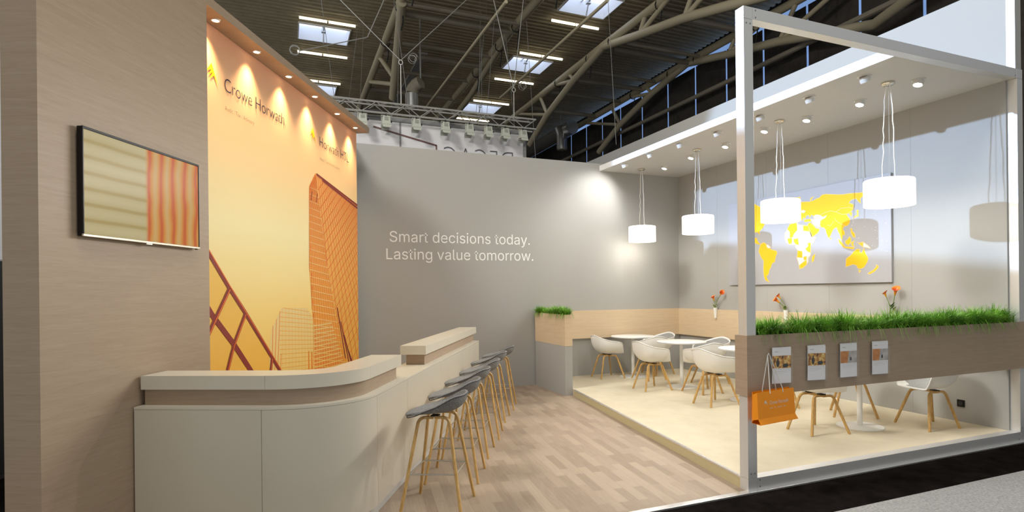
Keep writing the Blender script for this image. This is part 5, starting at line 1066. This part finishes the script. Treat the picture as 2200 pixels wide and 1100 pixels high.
# ================================================================== hall: tubular trusses, purlins, rails
def tubes(t, lst, m, r):
    for nm, pts, rr in lst: MB().tube(pts, rr, 10).build(nm, m, t, smooth=True)
TR = ((0.05, 'leftmost', 0), (4.2, 'second from the left', 1), (8.05, 'third from the left', 2), (12.2, 'rightmost, along the dark windows', 3))
for u, w_, k in TR:
    t = thing('roof_truss', 'cream tubular steel roof truss of the hall, ' + w_, 'truss', RW(u, 8.0, 0), AR, 'tubular roof trusses')
    kv = (6.6, 8.4, 8.2, 8.4)[k]; zl = 0.0
    L_ = [('top_chord', [(0, -9.0, 11.15), (0, kv, 11.3), (0, 28, 11.15)], 0.15)]
    if k == 0: L_ += [('lower_chord', [(0.0, 7.4, 11.15), (0.25, 9.6, 10.75), (0.45, 12.0, 9.5)], 0.15), ('web', [(0, 15.0, 11.1), (0.42, 11.4, 9.85)], 0.09), ('web', [(0.0, 12.3, 11.2), (0.40, 11.2, 10.0)], 0.09)]
    elif k == 1: L_ += [('lower_chord', [(0.0, kv, 11.3), (0.35, 14.5, 10.9), (0.4, 20, 10.6)], 0.13)]
    else:
        L_ += [('lower_chord', [(0, kv, 11.25), (0, kv + 2.6, 10.8), (0, kv + 5.4, 10.1), (0, kv + 7.6, 9.2)], 0.15), ('lower_chord', [(0, kv, 11.25), (0, kv - 2.5, 10.7), (0, kv - 5.0, 10.2), (0, kv - 8.5, 9.3), (0, kv - 12.0, 10.2), (0, kv - 17.0, 11.2)], 0.15)]
        for a, c in ((2.6, 10.8), (5.4, 10.1), (-2.5, 10.7), (-5.0, 10.2)):
            L_ += [('web', [(0, kv + a, c), (0, kv + a * 1.15, 11.2)], 0.08), ('web', [(0, kv + a, c), (0, kv + a * 1.7, 11.2)], 0.08)]
    tubes(t, L_, M['tube'] if k < 3 else M['tube'], 0.15)
    for q in range(5):     # black cable slings round the chord
        v = (1.5, 4.5, kv - 0.6, kv + 1.2, kv + 4.2)[q]
        MB().tube([(0.17 * cos(a), v + 0.02 * sin(2 * a), 11.2 + 0.17 * sin(a)) for a in [i * pi / 5 for i in range(11)]], 0.022, 6).tube([(0.1, v, 11.05), (0.12, v + 0.1, 10.75), (0.05, v + 0.05, 10.45)], 0.022, 6).build('cable_sling', M['black_matt'], t, smooth=True)
names = {}
for bay, (ua, ub, zs, mm) in enumerate(((0.05, 4.2, 11.0, 'tube_dark'), (8.05, 12.2, 10.2, 'tube_dark'))):
    for i, v in enumerate((13.0, 15.5, 16.2, 18.6, 19.7, 21.6, 24.2)):
        ds = ('first', 'second', 'third', 'fourth', 'fifth', 'sixth', 'last')[i]
        o = MB().tube([(0, 0, 0), (ub - ua, 0, 0)], 0.11 if i % 2 == 0 else 0.08, 8).build('purlin_tube', M[mm], None, RW(ua, v, 11.2), AR, smooth=True)
        tag(o, 'grey cross tube between roof trusses, %s bay, %s from the front' % (('left', 'right')[bay], ds), 'beam', 'cross tubes under the roof')
for (ua, va, za, ub, vb, zb, lab) in ((1.65, 10.0, 9.0, 1.65, 19.5, 9.0, 'thin pale rail hanging below the roof, left of the second truss'), (4.0, 9.0, 9.0, 4.0, 17.0, 9.0, 'thin pale rail hanging below the roof, right of the second truss')):
    o = MB().tube([(0, va, 0), (0, vb, 0)], 0.045, 8).build('suspended_rail', M['tube'], None, RW(ua, 0, za), AR, smooth=True); tag(o, lab, 'rail')
o = MB().box(-0.14, 0.14, 0, 8, 0, 0.08).box(-0.01, 0.01, 1, 1.02, 0.08, 0.6).box(-0.01, 0.01, 7, 7.02, 0.08, 0.6).build('cable_tray', M['steel'], None, RW(1.8, 20, 11.45), AR); tag(o, 'flat grey cable tray under the roof between the two left trusses', 'cable tray')
# ducts
t = thing('ventilation_duct', 'silver ventilation duct with a dark elbow hanging in the left roof bay', 'duct', RW(0.9, 18.2, 8.6), AR)
MB().tube([(0, 0, 0.0), (0, 0, 0.55)], 0.24, 20).build('pipe', M['duct'], t, smooth=True); MB().tube([(0, 0, 0.55), (0.06, 0, 0.75), (0.16, -0.1, 0.88), (0.30, -0.25, 0.95)], 0.24, 20).build('elbow', M['tube_dark'], t, smooth=True)
MB().tube([(0.3, -0.2, 1.1), (0.3, -0.2, 3.4)], 0.03, 6).build('hanger', M['wire'], t)
t = thing('ventilation_duct', 'long silver ventilation duct running along the right roof bay', 'duct', RW(10.9, 20.0, 10.6), AR)
MB().tube([(0, 4.6, 0), (0, 14, 0)], 0.38, 20).build('pipe', M['duct'], t, smooth=True); MB().tube([(-0.3, 5.5, 0.1), (-0.3, 5.3, -0.3), (-0.3, 5.3, -1.1)], 0.30, 20).build('outlet', M['duct'], t, smooth=True)
MB().tube([(0, 6, 0.3), (0, 6, 1.4)], 0.02, 6).tube([(0, 12, 0.3), (0, 12, 1.4)], 0.02, 6).build('hanger', M['wire'], t)
MB().tube([(-0.3, 5.3, -1.05), (-0.3, 5.3, -1.15)], 0.26, 20).build('grille', M['tube_dark'], t, smooth=True)
# window wall of the hall with dark blinds
MB().box(13.2, 13.4, -6, 36, 0, 12.9).build('wall_hall_right', M['black_matt'], None, PR, AR, kind='structure')
MB().box(13.12, 13.2, -6, 36, 8.0, 11.9).build('window_1', M['daylight'], None, PR, AR, kind='structure')
edges = [36, 29.0, 27.0, 25.1, 23.15, 21.1, 18.95, 16.95, 15.0, 13.0, 11.0, 9.0, 7.0, 5.0, 3.0, 1.0, -1.0, -3.0, -5.0]
bl = None
for i, (va, vb) in enumerate(zip(edges, edges[1:])):
    o = MB().box(-0.02, 0.0, 0.05, va - vb - 0.05, 0, 11.42 - 4.0).build('window_blind', M['blind'], None, RW(13.08, vb, 4.0), AR)
    tag(o, 'dark roller blind on the hall windows, number %d counted from the far end' % (i + 1), 'blind', 'dark blinds on the hall windows')
o = MB().tube([(0, -4, 0), (0, 32, 0)], 0.09, 8).build('window_rail', M['tube_dark'], None, RW(12.6, 0, 9.88), AR, smooth=True); tag(o, 'long grey handrail tube in front of the dark hall windows', 'rail')
MB().box(-14, 16, -0.1, 0, 0, 4.0).build('wall_neighbour', M['black_matt'], None, RW(0, 38, 0), AR, kind='structure')
MB().box(-2.0, 0.0, 0.0, 0.1, 0, 2.04).build('wall_side_dark', M['black_matt'], None, LW(1.6, 2.4), AL + pi / 2 * 0, kind='structure')
MB().box(-2.0, 0.0, 0.0, 0.1, 2.05, 5.0).build('wall_side_light', M['sign_white'], None, LW(1.6, 2.4), AL, kind='structure')
# rigging: wire bridles meeting in rings above the truss
for i, (ur, z0, bits, lab) in enumerate(((-1.03, 7.04, ((-2.43, 8.29), (0.40, 8.58)), 'steel wire bridle with ring above the left end of the lighting truss'), (1.78, 6.75, ((1.2, 9.2), (2.1, 9.3)), 'steel wire bridle with ring above the right end of the lighting truss'))):
    t = thing('rigging_bridle', lab, 'rigging', RW(ur, 9.88, z0), AR, 'wire bridles above the truss')
    for (x, z) in bits: MB().tube([(0, 0, 0.04), ((x - ur) * 2.2, 0, (z - z0) * 2.2)], 0.010, 5).build('wire', M['wire'], t)
    MB().tube([(0, 0, -0.04), (0, 0, -(z0 - 6.03))], 0.012, 5).build('drop_wire', M['wire'], t)
    MB().tube([(0.045 * cos(a), 0, 0.055 * sin(a)) for a in [k * pi / 6 for k in range(12)]], 0.012, 6, closed=True).build('ring', M['truss_alu'], t, smooth=True)
    MB().tube([(0.30 + 0.09 * cos(a), 0.01 * k, 0.18 + 0.09 * sin(a)) for k, a in enumerate([q * pi / 6 for q in range(26)])], 0.008, 5).build('coil', M['wire'], t, smooth=True)
o = MB().tube([(0.10 * cos(a), 0.004 * k, 0.10 * sin(a)) for k, a in enumerate([q * pi / 7 for q in range(30)])], 0.010, 5).tube([(0.1, 0.06, 0), (1.6, 0.06, 0.55)], 0.012, 5).tube([(1.6, 0.06, 0.55), (3.4, 0.06, 4.9)], 0.012, 5).build('cable_coil', M['wire'], None, RW(-3.3, 10.4, 7.2), AR, smooth=True)
tag(o, 'coiled grey cable hanging below the roof above the oak header', 'cable')
rnd = random.Random(11)
for k in range(12):
    u, v = rnd.uniform(-2, 8), rnd.uniform(11, 20)
    o = MB().tube([(0, 0, 0), (rnd.uniform(-0.8, 0.8), 0, 12.08 - 6.2)], 0.008, 5).build('suspension_wire', M['wire'], None, RW(u, v, 6.2), AR)
    tag(o, 'thin steel suspension wire hanging from the hall roof', 'wire', 'thin suspension wires under the roof')
